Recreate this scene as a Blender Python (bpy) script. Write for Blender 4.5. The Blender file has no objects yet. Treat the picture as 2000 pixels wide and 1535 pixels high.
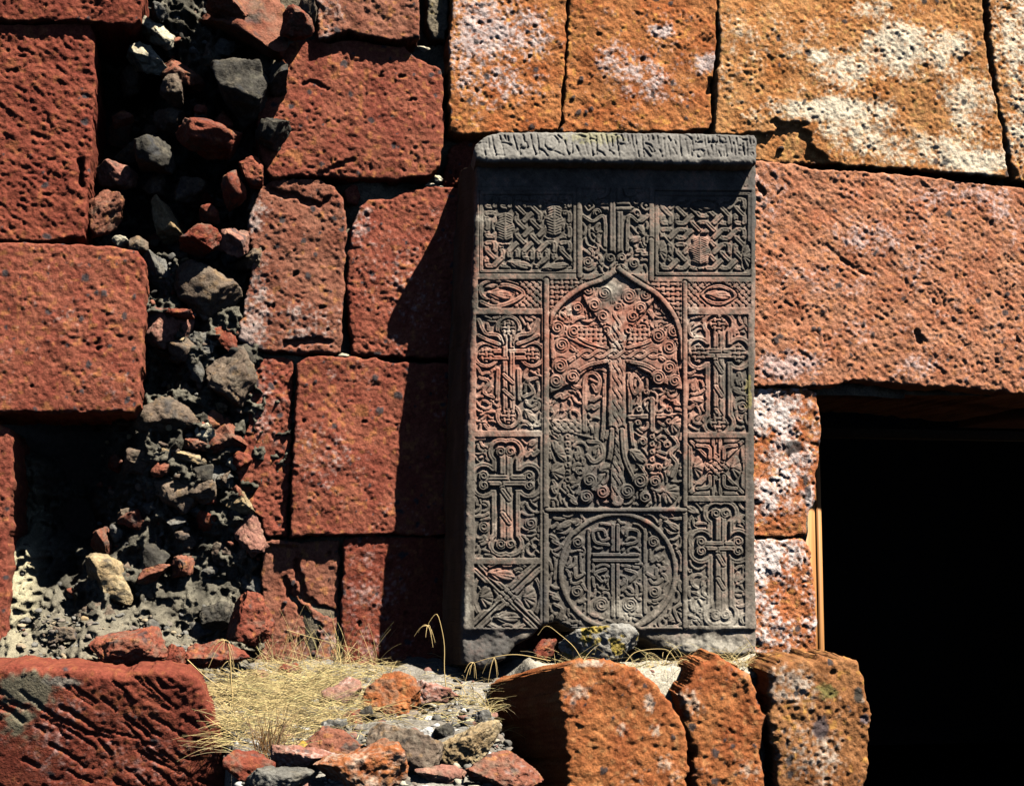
import bpy, math, random
import numpy as np
from mathutils import Vector

R = math.radians
scene = bpy.context.scene
COL = scene.collection

# ------------------------------------------------------------------ camera, light, exposure
F = 3000.0                      # focal length in pixels of the 2000 x 1535 frame
PSI, THE = R(11.0), R(6.5)      # the view is turned right and tilted up
FWD = np.array([math.sin(PSI)*math.cos(THE), math.cos(PSI)*math.cos(THE), math.sin(THE)])
RGT = np.array([math.cos(PSI), -math.sin(PSI), 0.0])
UPV = np.cross(RGT, FWD)
CAM = np.array([0.0, 0.0, 2.2]) - 5.4*FWD

cd = bpy.data.cameras.new('camera')
cam = bpy.data.objects.new('camera', cd)
COL.objects.link(cam)
cam.location = CAM
cam.rotation_euler = Vector(FWD).to_track_quat('-Z', 'Y').to_euler()
cd.sensor_width = 36.0
cd.sensor_fit = 'HORIZONTAL'
cd.lens = 36.0*F/2000.0
cd.clip_end = 2000.0
cd.clip_start = 0.05
scene.camera = cam

SUN_DIR = np.array([-0.95, 1.0, -2.05])           # travel direction of the light
SUN_DIR = SUN_DIR/np.linalg.norm(SUN_DIR)
sd = bpy.data.lights.new('sun', 'SUN')
sd.energy = 5.0
sd.angle = R(0.5)
sd.color = (1.0, 0.95, 0.86)
sun = bpy.data.objects.new('sun', sd)
COL.objects.link(sun)
sun.rotation_euler = Vector(SUN_DIR).to_track_quat('-Z', 'Y').to_euler()
sun.location = (3, -4, 9)

world = bpy.data.worlds.new('World')
scene.world = world
world.use_nodes = True
wn = world.node_tree.nodes
bg = wn['Background']
sky = wn.new('ShaderNodeTexSky')
sky.sky_type = 'NISHITA'
sky.sun_disc = False
sky.sun_elevation = math.asin(-SUN_DIR[2])
sky.sun_rotation = math.atan2(-SUN_DIR[0], -SUN_DIR[1])
world.node_tree.links.new(sky.outputs[0], bg.inputs[0])
bg.inputs[1].default_value = 0.05
sky.altitude = 1900.0
sky.air_density = 0.22
sky.dust_density = 0.1
sky.ozone_density = 1.0

vs = scene.view_settings
vs.view_transform = 'Standard'
vs.look = 'None'
vs.gamma = 1.0
vs.use_curve_mapping = False
vs.exposure = 0.86
scene.render.engine = 'CYCLES'
scene.cycles.max_bounces = 4
scene.cycles.diffuse_bounces = 0

# ------------------------------------------------------------------ helpers: pixels to the place
def ray(px, py):
    return FWD*F + RGT*(px-1000.0) + UPV*(767.5-py)

def P(px, py, d):
    """Point on the line of sight through a photo pixel, d metres in front of the wall plane."""
    r = ray(px, py)
    t = (-d - CAM[1])/r[1]
    return CAM + r*t

def mpp(d):
    return (5.4-d)/F

# ------------------------------------------------------------------ noise
def _h(ix, iy, iz, seed):
    n = (ix.astype(np.uint32)*np.uint32(374761393) + iy.astype(np.uint32)*np.uint32(668265263)
         + iz.astype(np.uint32)*np.uint32(2147483647) + np.uint32((seed*1274126177) & 0xffffffff))
    n = (n ^ (n >> np.uint32(13)))*np.uint32(1274126177)
    n = (n ^ (n >> np.uint32(16)))*np.uint32(2246822519)
    n = n ^ (n >> np.uint32(15))
    return n.astype(np.float64)/4294967295.0

def vnoise(p, scale, seed=0):
    """Smooth value noise in -1..1; p is (N,3) in metres, scale the feature size."""
    q = np.asarray(p)/scale + 1000.0
    i = np.floor(q).astype(np.int64)
    f = q-i
    f = f*f*f*(f*(f*6-15)+10)
    ix, iy, iz = i[:, 0], i[:, 1], i[:, 2]
    fx, fy, fz = f[:, 0], f[:, 1], f[:, 2]
    def L(a, b, t): return a+(b-a)*t
    c = [[[_h(ix+a, iy+b, iz+e, seed) for e in (0, 1)] for b in (0, 1)] for a in (0, 1)]
    x00 = L(c[0][0][0], c[1][0][0], fx); x10 = L(c[0][1][0], c[1][1][0], fx)
    x01 = L(c[0][0][1], c[1][0][1], fx); x11 = L(c[0][1][1], c[1][1][1], fx)
    return 2*L(L(x00, x10, fy), L(x01, x11, fy), fz)-1

def fbm(p, scale, seed=0, octv=3, gain=0.5):
    s, a, t = 0.0, 1.0, 0.0
    for k in range(octv):
        s = s + a*vnoise(p, scale/(2.03**k), seed+17*k)
        t += a
        a *= gain
    return s/t

def sstep(a, b, x):
    t = np.clip((x-a)/(b-a), 0, 1)
    return t*t*(3-2*t)

def mix(a, b, t):
    return a+(b-a)*t[:, None]

# ------------------------------------------------------------------ mesh output
def new_mesh(name, verts, faces, colors=None, mat=None, parent=None, loc=None, smooth=True):
    """faces: (M,k) int array (k = 3 or 4). Vertices are world coordinates; loc becomes the object's origin."""
    verts = np.asarray(verts, dtype=np.float64)
    faces = np.asarray(faces, dtype=np.int32)
    me = bpy.data.meshes.new(name)
    if loc is None:
        loc = np.array(parent.matrix_world.translation) if parent else np.zeros(3)
    me.vertices.add(len(verts))
    me.vertices.foreach_set('co', (verts-np.asarray(loc)).astype(np.float32).ravel())
    k = faces.shape[1]
    me.loops.add(faces.size)
    me.loops.foreach_set('vertex_index', faces.ravel())
    me.polygons.add(len(faces))
    me.polygons.foreach_set('loop_start', np.arange(0, faces.size, k, dtype=np.int32))
    try:
        me.polygons.foreach_set('loop_total', np.full(len(faces), k, dtype=np.int32))
    except Exception:
        pass
    me.update(calc_edges=True)
    if smooth:
        me.polygons.foreach_set('use_smooth', np.ones(len(faces), dtype=bool))
    if colors is not None:
        ca = me.color_attributes.new('tint', 'FLOAT_COLOR', 'POINT')
        rgba = np.ones((len(verts), 4), dtype=np.float32)
        rgba[:, :3] = np.clip(colors, 0.0, 1.0)
        ca.data.foreach_set('color', rgba.ravel())
    if mat:
        me.materials.append(mat)
    o = bpy.data.objects.new(name, me)
    COL.objects.link(o)
    if parent:
        o.parent = parent
        pl = np.array(parent.matrix_world.translation)
        o.location = np.asarray(loc)-pl
    else:
        o.location = loc
    bpy.context.view_layer.update() if False else None
    return o

class Node:
    """World location bookkeeping for parents (no depsgraph update needed)."""
WLOC = {}

def emit(name, verts, faces, colors=None, mat=None, parent=None, loc=None, smooth=True):
    pl = WLOC.get(parent.name, np.zeros(3)) if parent else np.zeros(3)
    if loc is None:
        loc = pl
    loc = np.asarray(loc, dtype=float)
    o = new_mesh(name, verts, faces, colors, mat, None, loc, smooth)
    if parent:
        o.parent = parent
        o.location = loc-pl
    WLOC[o.name] = loc
    return o

def empty(name, loc):
    o = bpy.data.objects.new(name, None)
    COL.objects.link(o)
    o.location = loc
    o.empty_display_size = 0.1
    WLOC[o.name] = np.asarray(loc, dtype=float)
    return o

def tag(o, label=None, cat=None, group=None, kind=None):
    if label: o['label'] = label
    if cat: o['category'] = cat
    if group: o['group'] = group
    if kind: o['kind'] = kind
    return o

def compact(verts, faces, colors):
    used, inv = np.unique(faces, return_inverse=True)
    return verts[used], inv.reshape(faces.shape), (colors[used] if colors is not None else None)

# ------------------------------------------------------------------ materials
def stone_material(name, fine=170.0, bump=0.55, dist=0.004, rough=0.92, var=0.35, spec=0.12):
    m = bpy.data.materials.new(name)
    m.use_nodes = True
    nt = m.node_tree
    N, Lk = nt.nodes, nt.links
    b = N['Principled BSDF']
    b.inputs['Roughness'].default_value = rough
    b.inputs['Specular IOR Level'].default_value = spec
    at = N.new('ShaderNodeAttribute'); at.attribute_name = 'tint'
    tc = N.new('ShaderNodeTexCoord')
    n1 = N.new('ShaderNodeTexNoise'); n1.inputs['Scale'].default_value = fine
    n1.inputs['Detail'].default_value = 5; n1.inputs['Roughness'].default_value = 0.62
    n2 = N.new('ShaderNodeTexNoise'); n2.inputs['Scale'].default_value = fine*0.31
    n2.inputs['Detail'].default_value = 4
    for n in (n1, n2): Lk.new(tc.outputs['Object'], n.inputs['Vector'])
    mr = N.new('ShaderNodeMapRange')
    mr.inputs['From Min'].default_value = 0.3; mr.inputs['From Max'].default_value = 0.7
    mr.inputs['To Min'].default_value = 1-var; mr.inputs['To Max'].default_value = 1+var
    Lk.new(n1.outputs['Fac'], mr.inputs['Value'])
    mx = N.new('ShaderNodeVectorMath'); mx.operation = 'SCALE'
    Lk.new(at.outputs['Color'], mx.inputs[0]); Lk.new(mr.outputs['Result'], mx.inputs['Scale'])
    Lk.new(mx.outputs[0], b.inputs['Base Color'])
    ad = N.new('ShaderNodeMath'); ad.operation = 'ADD'
    Lk.new(n1.outputs['Fac'], ad.inputs[0]); Lk.new(n2.outputs['Fac'], ad.inputs[1])
    bp = N.new('ShaderNodeBump'); bp.inputs['Strength'].default_value = bump
    bp.inputs['Distance'].default_value = dist
    Lk.new(ad.outputs[0], bp.inputs['Height']); Lk.new(bp.outputs[0], b.inputs['Normal'])
    return m

M_TUFF = stone_material('tuff', 150, 0.7, 0.005, 0.93, 0.38)
M_ROCK = stone_material('rubble_rock', 120, 0.9, 0.006, 0.9, 0.35)
M_MORT = stone_material('lime_mortar', 130, 1.0, 0.006, 0.97, 0.45)
M_BAS = stone_material('carved_basalt', 210, 0.35, 0.0018, 0.85, 0.28, 0.2)
M_SOIL = stone_material('gravelly_soil', 140, 0.8, 0.006, 0.96, 0.45)
M_PEB = stone_material('pebble', 220, 0.4, 0.002, 0.85, 0.25)
M_DARK = stone_material('interior_stone', 60, 0.5, 0.006, 0.95, 0.3)

def straw_material():
    m = bpy.data.materials.new('dry_straw')
    m.use_nodes = True
    nt = m.node_tree
    b = nt.nodes['Principled BSDF']
    b.inputs['Roughness'].default_value = 0.6
    b.inputs['Specular IOR Level'].default_value = 0.3
    at = nt.nodes.new('ShaderNodeAttribute'); at.attribute_name = 'tint'
    nt.links.new(at.outputs['Color'], b.inputs['Base Color'])
    return m
M_STRAW = straw_material()

def wood_material():
    m = bpy.data.materials.new('pine_wood')
    m.use_nodes = True
    nt = m.node_tree
    N, Lk = nt.nodes, nt.links
    b = N['Principled BSDF']; b.inputs['Roughness'].default_value = 0.6
    tc = N.new('ShaderNodeTexCoord')
    mp = N.new('ShaderNodeMapping'); mp.inputs['Scale'].default_value = (90, 90, 1.6)
    n = N.new('ShaderNodeTexNoise'); n.inputs['Scale'].default_value = 1.0; n.inputs['Detail'].default_value = 6
    cr = N.new('ShaderNodeValToRGB')
    cr.color_ramp.elements[0].position = 0.32; cr.color_ramp.elements[0].color = (0.28, 0.10, 0.025, 1)
    cr.color_ramp.elements[1].position = 0.62; cr.color_ramp.elements[1].color = (0.62, 0.29, 0.09, 1)
    Lk.new(tc.outputs['Object'], mp.inputs['Vector']); Lk.new(mp.outputs[0], n.inputs['Vector'])
    Lk.new(n.outputs['Fac'], cr.inputs[0]); Lk.new(cr.outputs[0], b.inputs['Base Color'])
    bp = N.new('ShaderNodeBump'); bp.inputs['Strength'].default_value = 0.4; bp.inputs['Distance'].default_value = 0.002
    Lk.new(n.outputs['Fac'], bp.inputs['Height']); Lk.new(bp.outputs[0], b.inputs['Normal'])
    return m
M_WOOD = wood_material()

# ------------------------------------------------------------------ polygon distance
def poly_sdf(x, y, poly):
    """Signed distance, positive inside."""
    poly = np.asarray(poly, dtype=float)
    n = len(poly)
    d2 = np.full(x.shape, 1e18)
    ins = np.zeros(x.shape, dtype=bool)
    for k in range(n):
        ax, ay = poly[k]; bx, by = poly[(k+1) % n]
        ex, ey = bx-ax, by-ay
        L = ex*ex+ey*ey+1e-18
        t = np.clip(((x-ax)*ex+(y-ay)*ey)/L, 0, 1)
        d2 = np.minimum(d2, (x-ax-t*ex)**2+(y-ay-t*ey)**2)
        c = ((ay > y) != (by > y))
        xi = ax+(y-ay)/(by-ay+1e-18)*ex
        ins ^= c & (x < xi)
    d = np.sqrt(d2)
    return np.where(ins, d, -d)

def line_dist(x, y, pts):
    pts = np.asarray(pts, dtype=float)
    d2 = np.full(x.shape, 1e18)
    for k in range(len(pts)-1):
        ax, ay = pts[k]; ex, ey = pts[k+1]-pts[k]
        t = np.clip(((x-ax)*ex+(y-ay)*ey)/(ex*ex+ey*ey+1e-18), 0, 1)
        d2 = np.minimum(d2, (x-ax-t*ex)**2+(y-ay-t*ey)**2)
    return np.sqrt(d2)

def catmull(pts, n=8, closed=False):
    p = np.asarray(pts, dtype=float)
    if len(p) < 3: return p
    if closed:
        q = np.vstack([p[-1], p, p[0], p[1]])
    else:
        q = np.vstack([2*p[0]-p[1], p, 2*p[-1]-p[-2]])
    out = []
    for i in range(1, len(q)-2):
        for t in np.linspace(0, 1, n, endpoint=False):
            a, b, c, d = q[i-1], q[i], q[i+1], q[i+2]
            out.append(0.5*((2*b)+(-a+c)*t+(2*a-5*b+4*c-d)*t*t+(-a+3*b-3*c+d)*t**3))
    if not closed: out.append(p[-1])
    return np.array(out)

# ------------------------------------------------------------------ palettes
RED = dict(a=(0.235, 0.060, 0.038), b=(0.32, 0.105, 0.062), fleck=(0.45, 0.18, 0.065), white=(0.56, 0.40, 0.35))
DRED = dict(a=(0.20, 0.047, 0.030), b=(0.27, 0.075, 0.043), fleck=(0.34, 0.12, 0.05), white=(0.50, 0.30, 0.26))
BROWN = dict(a=(0.24, 0.082, 0.050), b=(0.32, 0.135, 0.085), fleck=(0.46, 0.20, 0.07), white=(0.50, 0.38, 0.33))
ORNG = dict(a=(0.38, 0.115, 0.038), b=(0.50, 0.205, 0.075), fleck=(0.70, 0.34, 0.08), white=(0.66, 0.53, 0.49))
OCHR = dict(a=(0.42, 0.158, 0.048), b=(0.54, 0.265, 0.105), fleck=(0.66, 0.38, 0.13), white=(0.84, 0.73, 0.55))
LINT = dict(a=(0.42, 0.150, 0.076), b=(0.53, 0.25, 0.145), fleck=(0.55, 0.22, 0.09), white=(0.66, 0.47, 0.42))
JAMB = dict(a=(0.40, 0.12, 0.045), b=(0.48, 0.19, 0.08), fleck=(0.66, 0.33, 0.09), white=(0.84, 0.74, 0.69))
FRNT = dict(a=(0.31, 0.088, 0.032), b=(0.46, 0.175, 0.062), fleck=(0.52, 0.25, 0.10), white=(0.60, 0.45, 0.34))
FRN3 = dict(a=(0.27, 0.105, 0.038), b=(0.38, 0.175, 0.072), fleck=(0.58, 0.30, 0.07), white=(0.58, 0.47, 0.37))
GRYG = dict(a=(0.17, 0.14, 0.10), b=(0.26, 0.21, 0.14), fleck=(0.32, 0.24, 0.10), white=(0.45, 0.42, 0.34))

rng = np.random.RandomState(7)

def stone_color(p, disp, pal, seed, white=None, wpx=None, clasts=None, grey=None):
    n1 = fbm(p, 0.07, seed+1, 3)
    n2 = fbm(p, 0.012, seed+2, 2)
    n3 = vnoise(p, 0.016, seed+3)
    c = mix(np.array(pal['a'])[None], np.array(pal['b'])[None], np.clip(0.5+0.75*n1+0.25*n2, 0, 1))
    c = mix(c, np.array(pal['fleck'])[None], sstep(0.40, 0.75, n3+0.25*n1)*0.6)
    c = c*(1+0.20*vnoise(p, 0.0085, seed+4)+np.clip(disp, -0.008, 0.004)*0)[:, None]
    if white is not None:
        w = white + 0.30*vnoise(p, 0.008, seed+6) + 0.20*n2 + 0.30*fbm(p, 0.045, seed+5, 3) + np.clip(disp, -0.012, 0.006)*30
        c = mix(c, np.array(pal['white'])[None], sstep(0.30, 0.85, w)*0.92)
    if clasts is not None:
        c = mix(c, np.array((0.055, 0.056, 0.060))[None], clasts)
    return c*(1+0.10*fbm(p, 0.25, seed+8, 2))[:, None]

def make_block(name, poly, pal, d=0.0, thick=0.25, a=0.0, b=0.0, parent=None, seed=1, step=0.0044, rough=1.0,
               rnd=0.007, ragged=0.0055, white=(), wbase=-1.0, cracks=(), spalls=(), tool=None, skew=None, loc=None,
               pit=1.0, mat=None, lichen=None, nclast=1.0, streak=0.6):
    """A hewn stone: outline given as photo pixels, laid on its own plane d + a*x + b*z in front of the wall."""
    poly = np.asarray(poly, dtype=float)
    pc = P(poly[:, 0].mean(), poly[:, 1].mean(), d)
    xc, zc = pc[0], pc[2]
    def hit(px, py):
        r = ray(px, py)       # -Y = d + a (X-xc) + b (Z-zc)
        t = (-CAM[1]-d-a*(CAM[0]-xc)-b*(CAM[2]-zc))/(r[1]+a*r[0]+b*r[2])
        return CAM+r*t
    W = np.array([hit(*q) for q in poly])[:, [0, 2]]
    x0, z0 = W.min(0)-0.01
    x1, z1 = W.max(0)+0.01
    xs = np.arange(x0, x1+step, step); zs = np.arange(z0, z1+step, step)
    X, Z = np.meshgrid(xs, zs)
    sh = X.shape
    X = X.ravel(); Z = Z.ravel()
    pts = np.stack([X, np.full_like(X, seed*3.71), Z], 1)
    s = poly_sdf(X, Z, W)
    sp = s + ragged*fbm(pts, 0.035, seed+31, 3)*1.6 - ragged*0.3
    G = sp.reshape(sh)
    gz, gx = np.gradient(G, step)
    gl = np.sqrt(gx**2+gz**2)+1e-6
    # keep cells whose four corners are inside or just outside, and snap the outside ones to the outline
    lim = -0.95*step
    ok = G > lim
    cell = ok[:-1, :-1] & ok[1:, :-1] & ok[:-1, 1:] & ok[1:, 1:]
    snap = (G < 0).ravel()
    X2 = X.copy(); Z2 = Z.copy()
    k = np.where(snap, -sp/gl.ravel()**1, 0.0)
    k = np.clip(k, 0, 1.2*step)
    X2 += k*(gx/gl).ravel(); Z2 += k*(gz/gl).ravel()
    # relief
    se = np.maximum(sp, 0)
    q = np.clip(1-se/rnd, 0, 1)
    edge = -rnd*(1-np.sqrt(np.maximum(1-q*q, 0)))
    ca, sa = math.cos(R(33)), math.sin(R(33))
    ps = np.stack([(X*ca - Z*sa)*0.45, pts[:, 1], (X*sa + Z*ca)*1.5], 1)
    disp = 0.010*fbm(pts, 0.22, seed+3, 2) + rough*(0.0050*fbm(pts, 0.05, seed+4, 3) + 0.0032*vnoise(pts, 0.0098, seed+5)*(0.5+0.6*np.abs(fbm(pts, 0.09, seed+15, 2))*2))
    disp += streak*rough*0.0032*fbm(ps, 0.015, seed+6, 2)
    pm = np.clip(0.5+1.1*fbm(pts, 0.13, seed+10, 3), 0.05, 1.4)                 # pits gather in some places
    pn = fbm(ps if streak > 0.3 else pts, 0.0115, seed+7, 2)
    disp -= pit*rough*0.0030*sstep(0.30, 0.80, pn)*pm
    pn1 = vnoise(pts+0.004*fbm(pts, 0.02, seed+14, 2)[:, None], 0.017, seed+8)
    disp -= pit*rough*0.0034*sstep(0.60, 0.92, pn1)*pm*1.4
    pn2 = fbm(pts, 0.040, seed+9, 3)
    disp -= pit*0.015*sstep(0.60, 0.78, pn2)
    if tool is not None:                                # chisel strokes
        ang, count, dep = tool
        tr = np.random.RandomState(seed+7)
        wx = X+0.004*fbm(pts, 0.02, seed+44, 2); wz = Z+0.004*fbm(pts, 0.02, seed+45, 2)
        for _ in range(count):
            cx, cz = tr.uniform(x0, x1), tr.uniform(z0, z1)
            an = R(ang+tr.normal(0, 7)); L_ = tr.uniform(0.015, 0.065)
            m = (np.abs(X-cx) < 0.09) & (np.abs(Z-cz) < 0.09) & (se > 0.02)
            if not m.any(): continue
            dl = line_dist(wx[m], wz[m], [(cx-L_*math.cos(an), cz+L_*math.sin(an)), (cx, cz+0.004*tr.normal()), (cx+L_*math.cos(an), cz-L_*math.sin(an))])
            wd = tr.uniform(0.005, 0.010)
            cut = -dep*tr.uniform(0.5, 1.2)*(1-sstep(0.1*wd, wd, dl))
            disp[m] = np.minimum(disp[m], disp[m]*0.4+cut)+0.0
    pxm = mpp(d)
    # photo-pixel coordinates of every vertex (for stains that have a place of their own)
    rel = np.stack([X, -(d+a*(X-xc)+b*(Z-zc)), Z], 1)-CAM
    dep_ = rel@FWD
    U = 1000+F*(rel@RGT)/dep_; V = 767.5-F*(rel@UPV)/dep_
    for c in cracks:
        pl, w, dp = c
        ld = line_dist(U+4*vnoise(pts, 0.02, seed+51), V+4*vnoise(pts, 0.02, seed+52), catmull(pl, 5))
        disp -= dp*(1-sstep(0.25*w, w, ld))
    for c in spalls:
        pl, dp = c
        ss = poly_sdf(U+5*fbm(pts, 0.03, seed+53), V+5*fbm(pts, 0.03, seed+54), pl)
        disp -= dp*sstep(-1, 5, ss)
    # inclusions
    cl = np.zeros(len(X))
    area = abs((x1-x0)*(z1-z0))
    rr = np.random.RandomState(seed+99)
    for _ in range(int(area*75*nclast)+2):
        cx, cz = rr.uniform(x0, x1), rr.uniform(z0, z1)
        r0 = 0.004+0.011*rr.rand()**2.5
        an = rr.uniform(0, 3.14)
        el = rr.uniform(0.5, 1)
        m = (np.abs(X-cx) < 0.04) & (np.abs(Z-cz) < 0.04)
        if not m.any(): continue
        dx, dz = X[m]-cx, Z[m]-cz
        e1, e2 = dx*math.cos(an)+dz*math.sin(an), (-dx*math.sin(an)+dz*math.cos(an))/el
        f = 1-sstep(0.75, 1.15, np.sqrt(e1**2+e2**2)/r0+0.35*vnoise(pts[m], 0.008, seed+61))
        cl[m] = np.maximum(cl[m], f*0.9)
        disp[m] = disp[m]*(1-0.7*f)
    wh = np.full(len(X), wbase)
    for (wx, wy, rx, ry, st) in white:
        wh = np.maximum(wh, st*np.exp(-(((U-wx)/rx)**2+((V-wy)/ry)**2)**1.3*0.7))
    colr = stone_color(pts, disp, pal, seed, wh, None, cl)
    if lichen:
        for (lx, ly, rx, ry, col, st) in lichen:
            m = st*np.exp(-(((U-lx)/rx)**2+((V-ly)/ry)**2))
            colr = mix(colr, np.array(col)[None], sstep(0.35, 0.6, m+0.4*fbm(pts, 0.02, seed+71, 3))*0.9)
    disp += edge
    Yf = -(d+a*(X-xc)+b*(Z-zc))-disp
    verts = np.stack([X2, Yf, Z2], 1)
    idx = np.arange(len(X)).reshape(sh)
    A, B, C, D = idx[:-1, :-1][cell], idx[:-1, 1:][cell], idx[1:, 1:][cell], idx[1:, :-1][cell]
    faces = np.stack([A, B, C, D], 1)
    # sides: walls of the outline pushed back into the wall
    e = np.concatenate([faces[:, [0, 1]], faces[:, [1, 2]], faces[:, [2, 3]], faces[:, [3, 0]]])
    key = np.minimum(e[:, 0], e[:, 1])*np.int64(len(X))+np.maximum(e[:, 0], e[:, 1])
    _, first, cnt = np.unique(key, return_index=True, return_counts=True)
    be = e[first[cnt == 1]]
    bv = np.unique(be)
    mp_ = -np.ones(len(X), dtype=np.int64); mp_[bv] = np.arange(len(bv))
    sk = np.array(skew) if skew is not None else np.array([0.0, thick, 0.0])
    L = float(np.linalg.norm(sk)); nr = max(3, int(L/0.03))
    nr = min(nr, 12)
    V_all = [verts]; C_all = [colr]; F_all = [faces]
    prev = bv; base = len(verts)
    pb = verts[bv]
    nrm = -np.stack([(gx/gl).ravel()[bv], np.zeros(len(bv)), (gz/gl).ravel()[bv]], 1)
    for r_ in range(1, nr+1):
        pr = pb+sk[None]*(r_/nr)
        nn = 0.006*rough*fbm(pr+seed*1.7, 0.03, seed+81, 3)
        pr = pr+nrm*nn[:, None]
        cc = stone_color(pr+seed, nn*0, pal, seed, None, None, None)
        V_all.append(pr); C_all.append(cc)
        cur = base+np.arange(len(bv))
        pa = prev[mp_[be[:, 0]]]; pbx = prev[mp_[be[:, 1]]]
        F_all.append(np.stack([pbx, pa, cur[mp_[be[:, 0]]], cur[mp_[be[:, 1]]]], 1))
        prev = cur; base += len(bv)
    Vv = np.concatenate(V_all); Cc = np.concatenate(C_all); Ff = np.concatenate(F_all)
    Vv, Ff, Cc = compact(Vv, Ff, Cc)
    return emit(name, Vv, Ff, Cc, mat or M_TUFF, parent, loc)

# ------------------------------------------------------------------ rocks
def icosphere(n):
    t = (1+5**0.5)/2
    v = [(-1, t, 0), (1, t, 0), (-1, -t, 0), (1, -t, 0), (0, -1, t), (0, 1, t), (0, -1, -t), (0, 1, -t), (t, 0, -1), (t, 0, 1), (-t, 0, -1), (-t, 0, 1)]
    f = [(0, 11, 5), (0, 5, 1), (0, 1, 7), (0, 7, 10), (0, 10, 11), (1, 5, 9), (5, 11, 4), (11, 10, 2), (10, 7, 6), (7, 1, 8), (3, 9, 4), (3, 4, 2), (3, 2, 6), (3, 6, 8), (3, 8, 9), (4, 9, 5), (2, 4, 11), (6, 2, 10), (8, 6, 7), (9, 8, 1)]
    v = np.array(v, dtype=float); f = np.array(f)
    v /= np.linalg.norm(v, axis=1)[:, None]
    for _ in range(n):
        e = np.concatenate([f[:, [0, 1]], f[:, [1, 2]], f[:, [2, 0]]])
        es = np.sort(e, 1)
        u, inv = np.unique(es, axis=0, return_inverse=True)
        inv = inv.ravel()
        mid = v[u[:, 0]]+v[u[:, 1]]
        mid /= np.linalg.norm(mid, axis=1)[:, None]
        m = len(f); b = len(v)
        ab, bc, ca = b+inv[:m], b+inv[m:2*m], b+inv[2*m:]
        v = np.concatenate([v, mid])
        f = np.concatenate([np.stack([f[:, 0], ab, ca], 1), np.stack([f[:, 1], bc, ab], 1), np.stack([f[:, 2], ca, bc], 1), np.stack([ab, bc, ca], 1)])
    return v, f
ICO = {k: icosphere(k) for k in (1, 2, 3, 4, 5)}

ROCKCOL = {
    'red': RED, 'dred': DRED, 'brown': BROWN, 'orange': FRNT, 'pink': dict(a=(0.30, 0.12, 0.085), b=(0.38, 0.19, 0.14), fleck=(0.55, 0.30, 0.2), white=(0.66, 0.52, 0.46)),
    'dark': dict(a=(0.042, 0.038, 0.032), b=(0.085, 0.077, 0.064), fleck=(0.13, 0.12, 0.09), white=(0.3, 0.28, 0.2)),
    'grey': dict(a=(0.115, 0.108, 0.094), b=(0.21, 0.198, 0.172), fleck=(0.28, 0.27, 0.23), white=(0.45, 0.43, 0.40)),
    'tan': dict(a=(0.34, 0.23, 0.12), b=(0.48, 0.36, 0.20), fleck=(0.55, 0.45, 0.28), white=(0.68, 0.60, 0.45)),
    'pale': dict(a=(0.48, 0.42, 0.30), b=(0.62, 0.56, 0.42), fleck=(0.66, 0.52, 0.26), white=(0.75, 0.70, 0.58)),
    'gbrown': dict(a=(0.14, 0.10, 0.075), b=(0.23, 0.17, 0.12), fleck=(0.32, 0.20, 0.10), white=(0.42, 0.36, 0.30)),
    'yellow': dict(a=(0.50, 0.30, 0.04), b=(0.58, 0.38, 0.08), fleck=(0.6, 0.42, 0.1), white=(0.6, 0.5, 0.3)),
    'white': dict(a=(0.66, 0.65, 0.62), b=(0.76, 0.75, 0.72), fleck=(0.7, 0.66, 0.6), white=(0.8, 0.8, 0.8)),
}

def rock_mesh(size, seed, rot=0.0, sub=4, sharp=0.9, rough=1.0, planes=13):
    """size = (w, depth, h) in metres; rot turns it in the picture plane (degrees, clockwise)."""
    v, f = ICO[sub]
    v = v.copy()
    rr = np.random.RandomState(seed)
    v *= (1+0.22*fbm(v+seed*3.3, 0.9, seed, 2))[:, None]
    for _ in range(planes):
        n = rr.normal(size=3); n /= np.linalg.norm(n)
        o = rr.uniform(0.38, 0.8)
        h = v@n-o
        v -= np.where(h > 0, h*sharp, 0)[:, None]*n
    ext = (v.max(0)-v.min(0))/2
    v -= (v.max(0)+v.min(0))/2
    v /= ext
    sz = np.array(size)/2
    p = v*sz
    nn = v/np.linalg.norm(v, axis=1)[:, None]
    m = float(min(size))
    p = p+nn*(rough*(0.085*m*fbm(p+seed, 0.35*m+0.006, seed+1, 4, 0.6)+0.0034*fbm(p+seed, 0.012, seed+2, 3)))[:, None]
    c, s = math.cos(R(rot)), math.sin(R(rot))
    x = p[:, 0]*c+p[:, 2]*s; z = -p[:, 0]*s+p[:, 2]*c
    return np.stack([x, p[:, 1], z], 1), f

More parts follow.
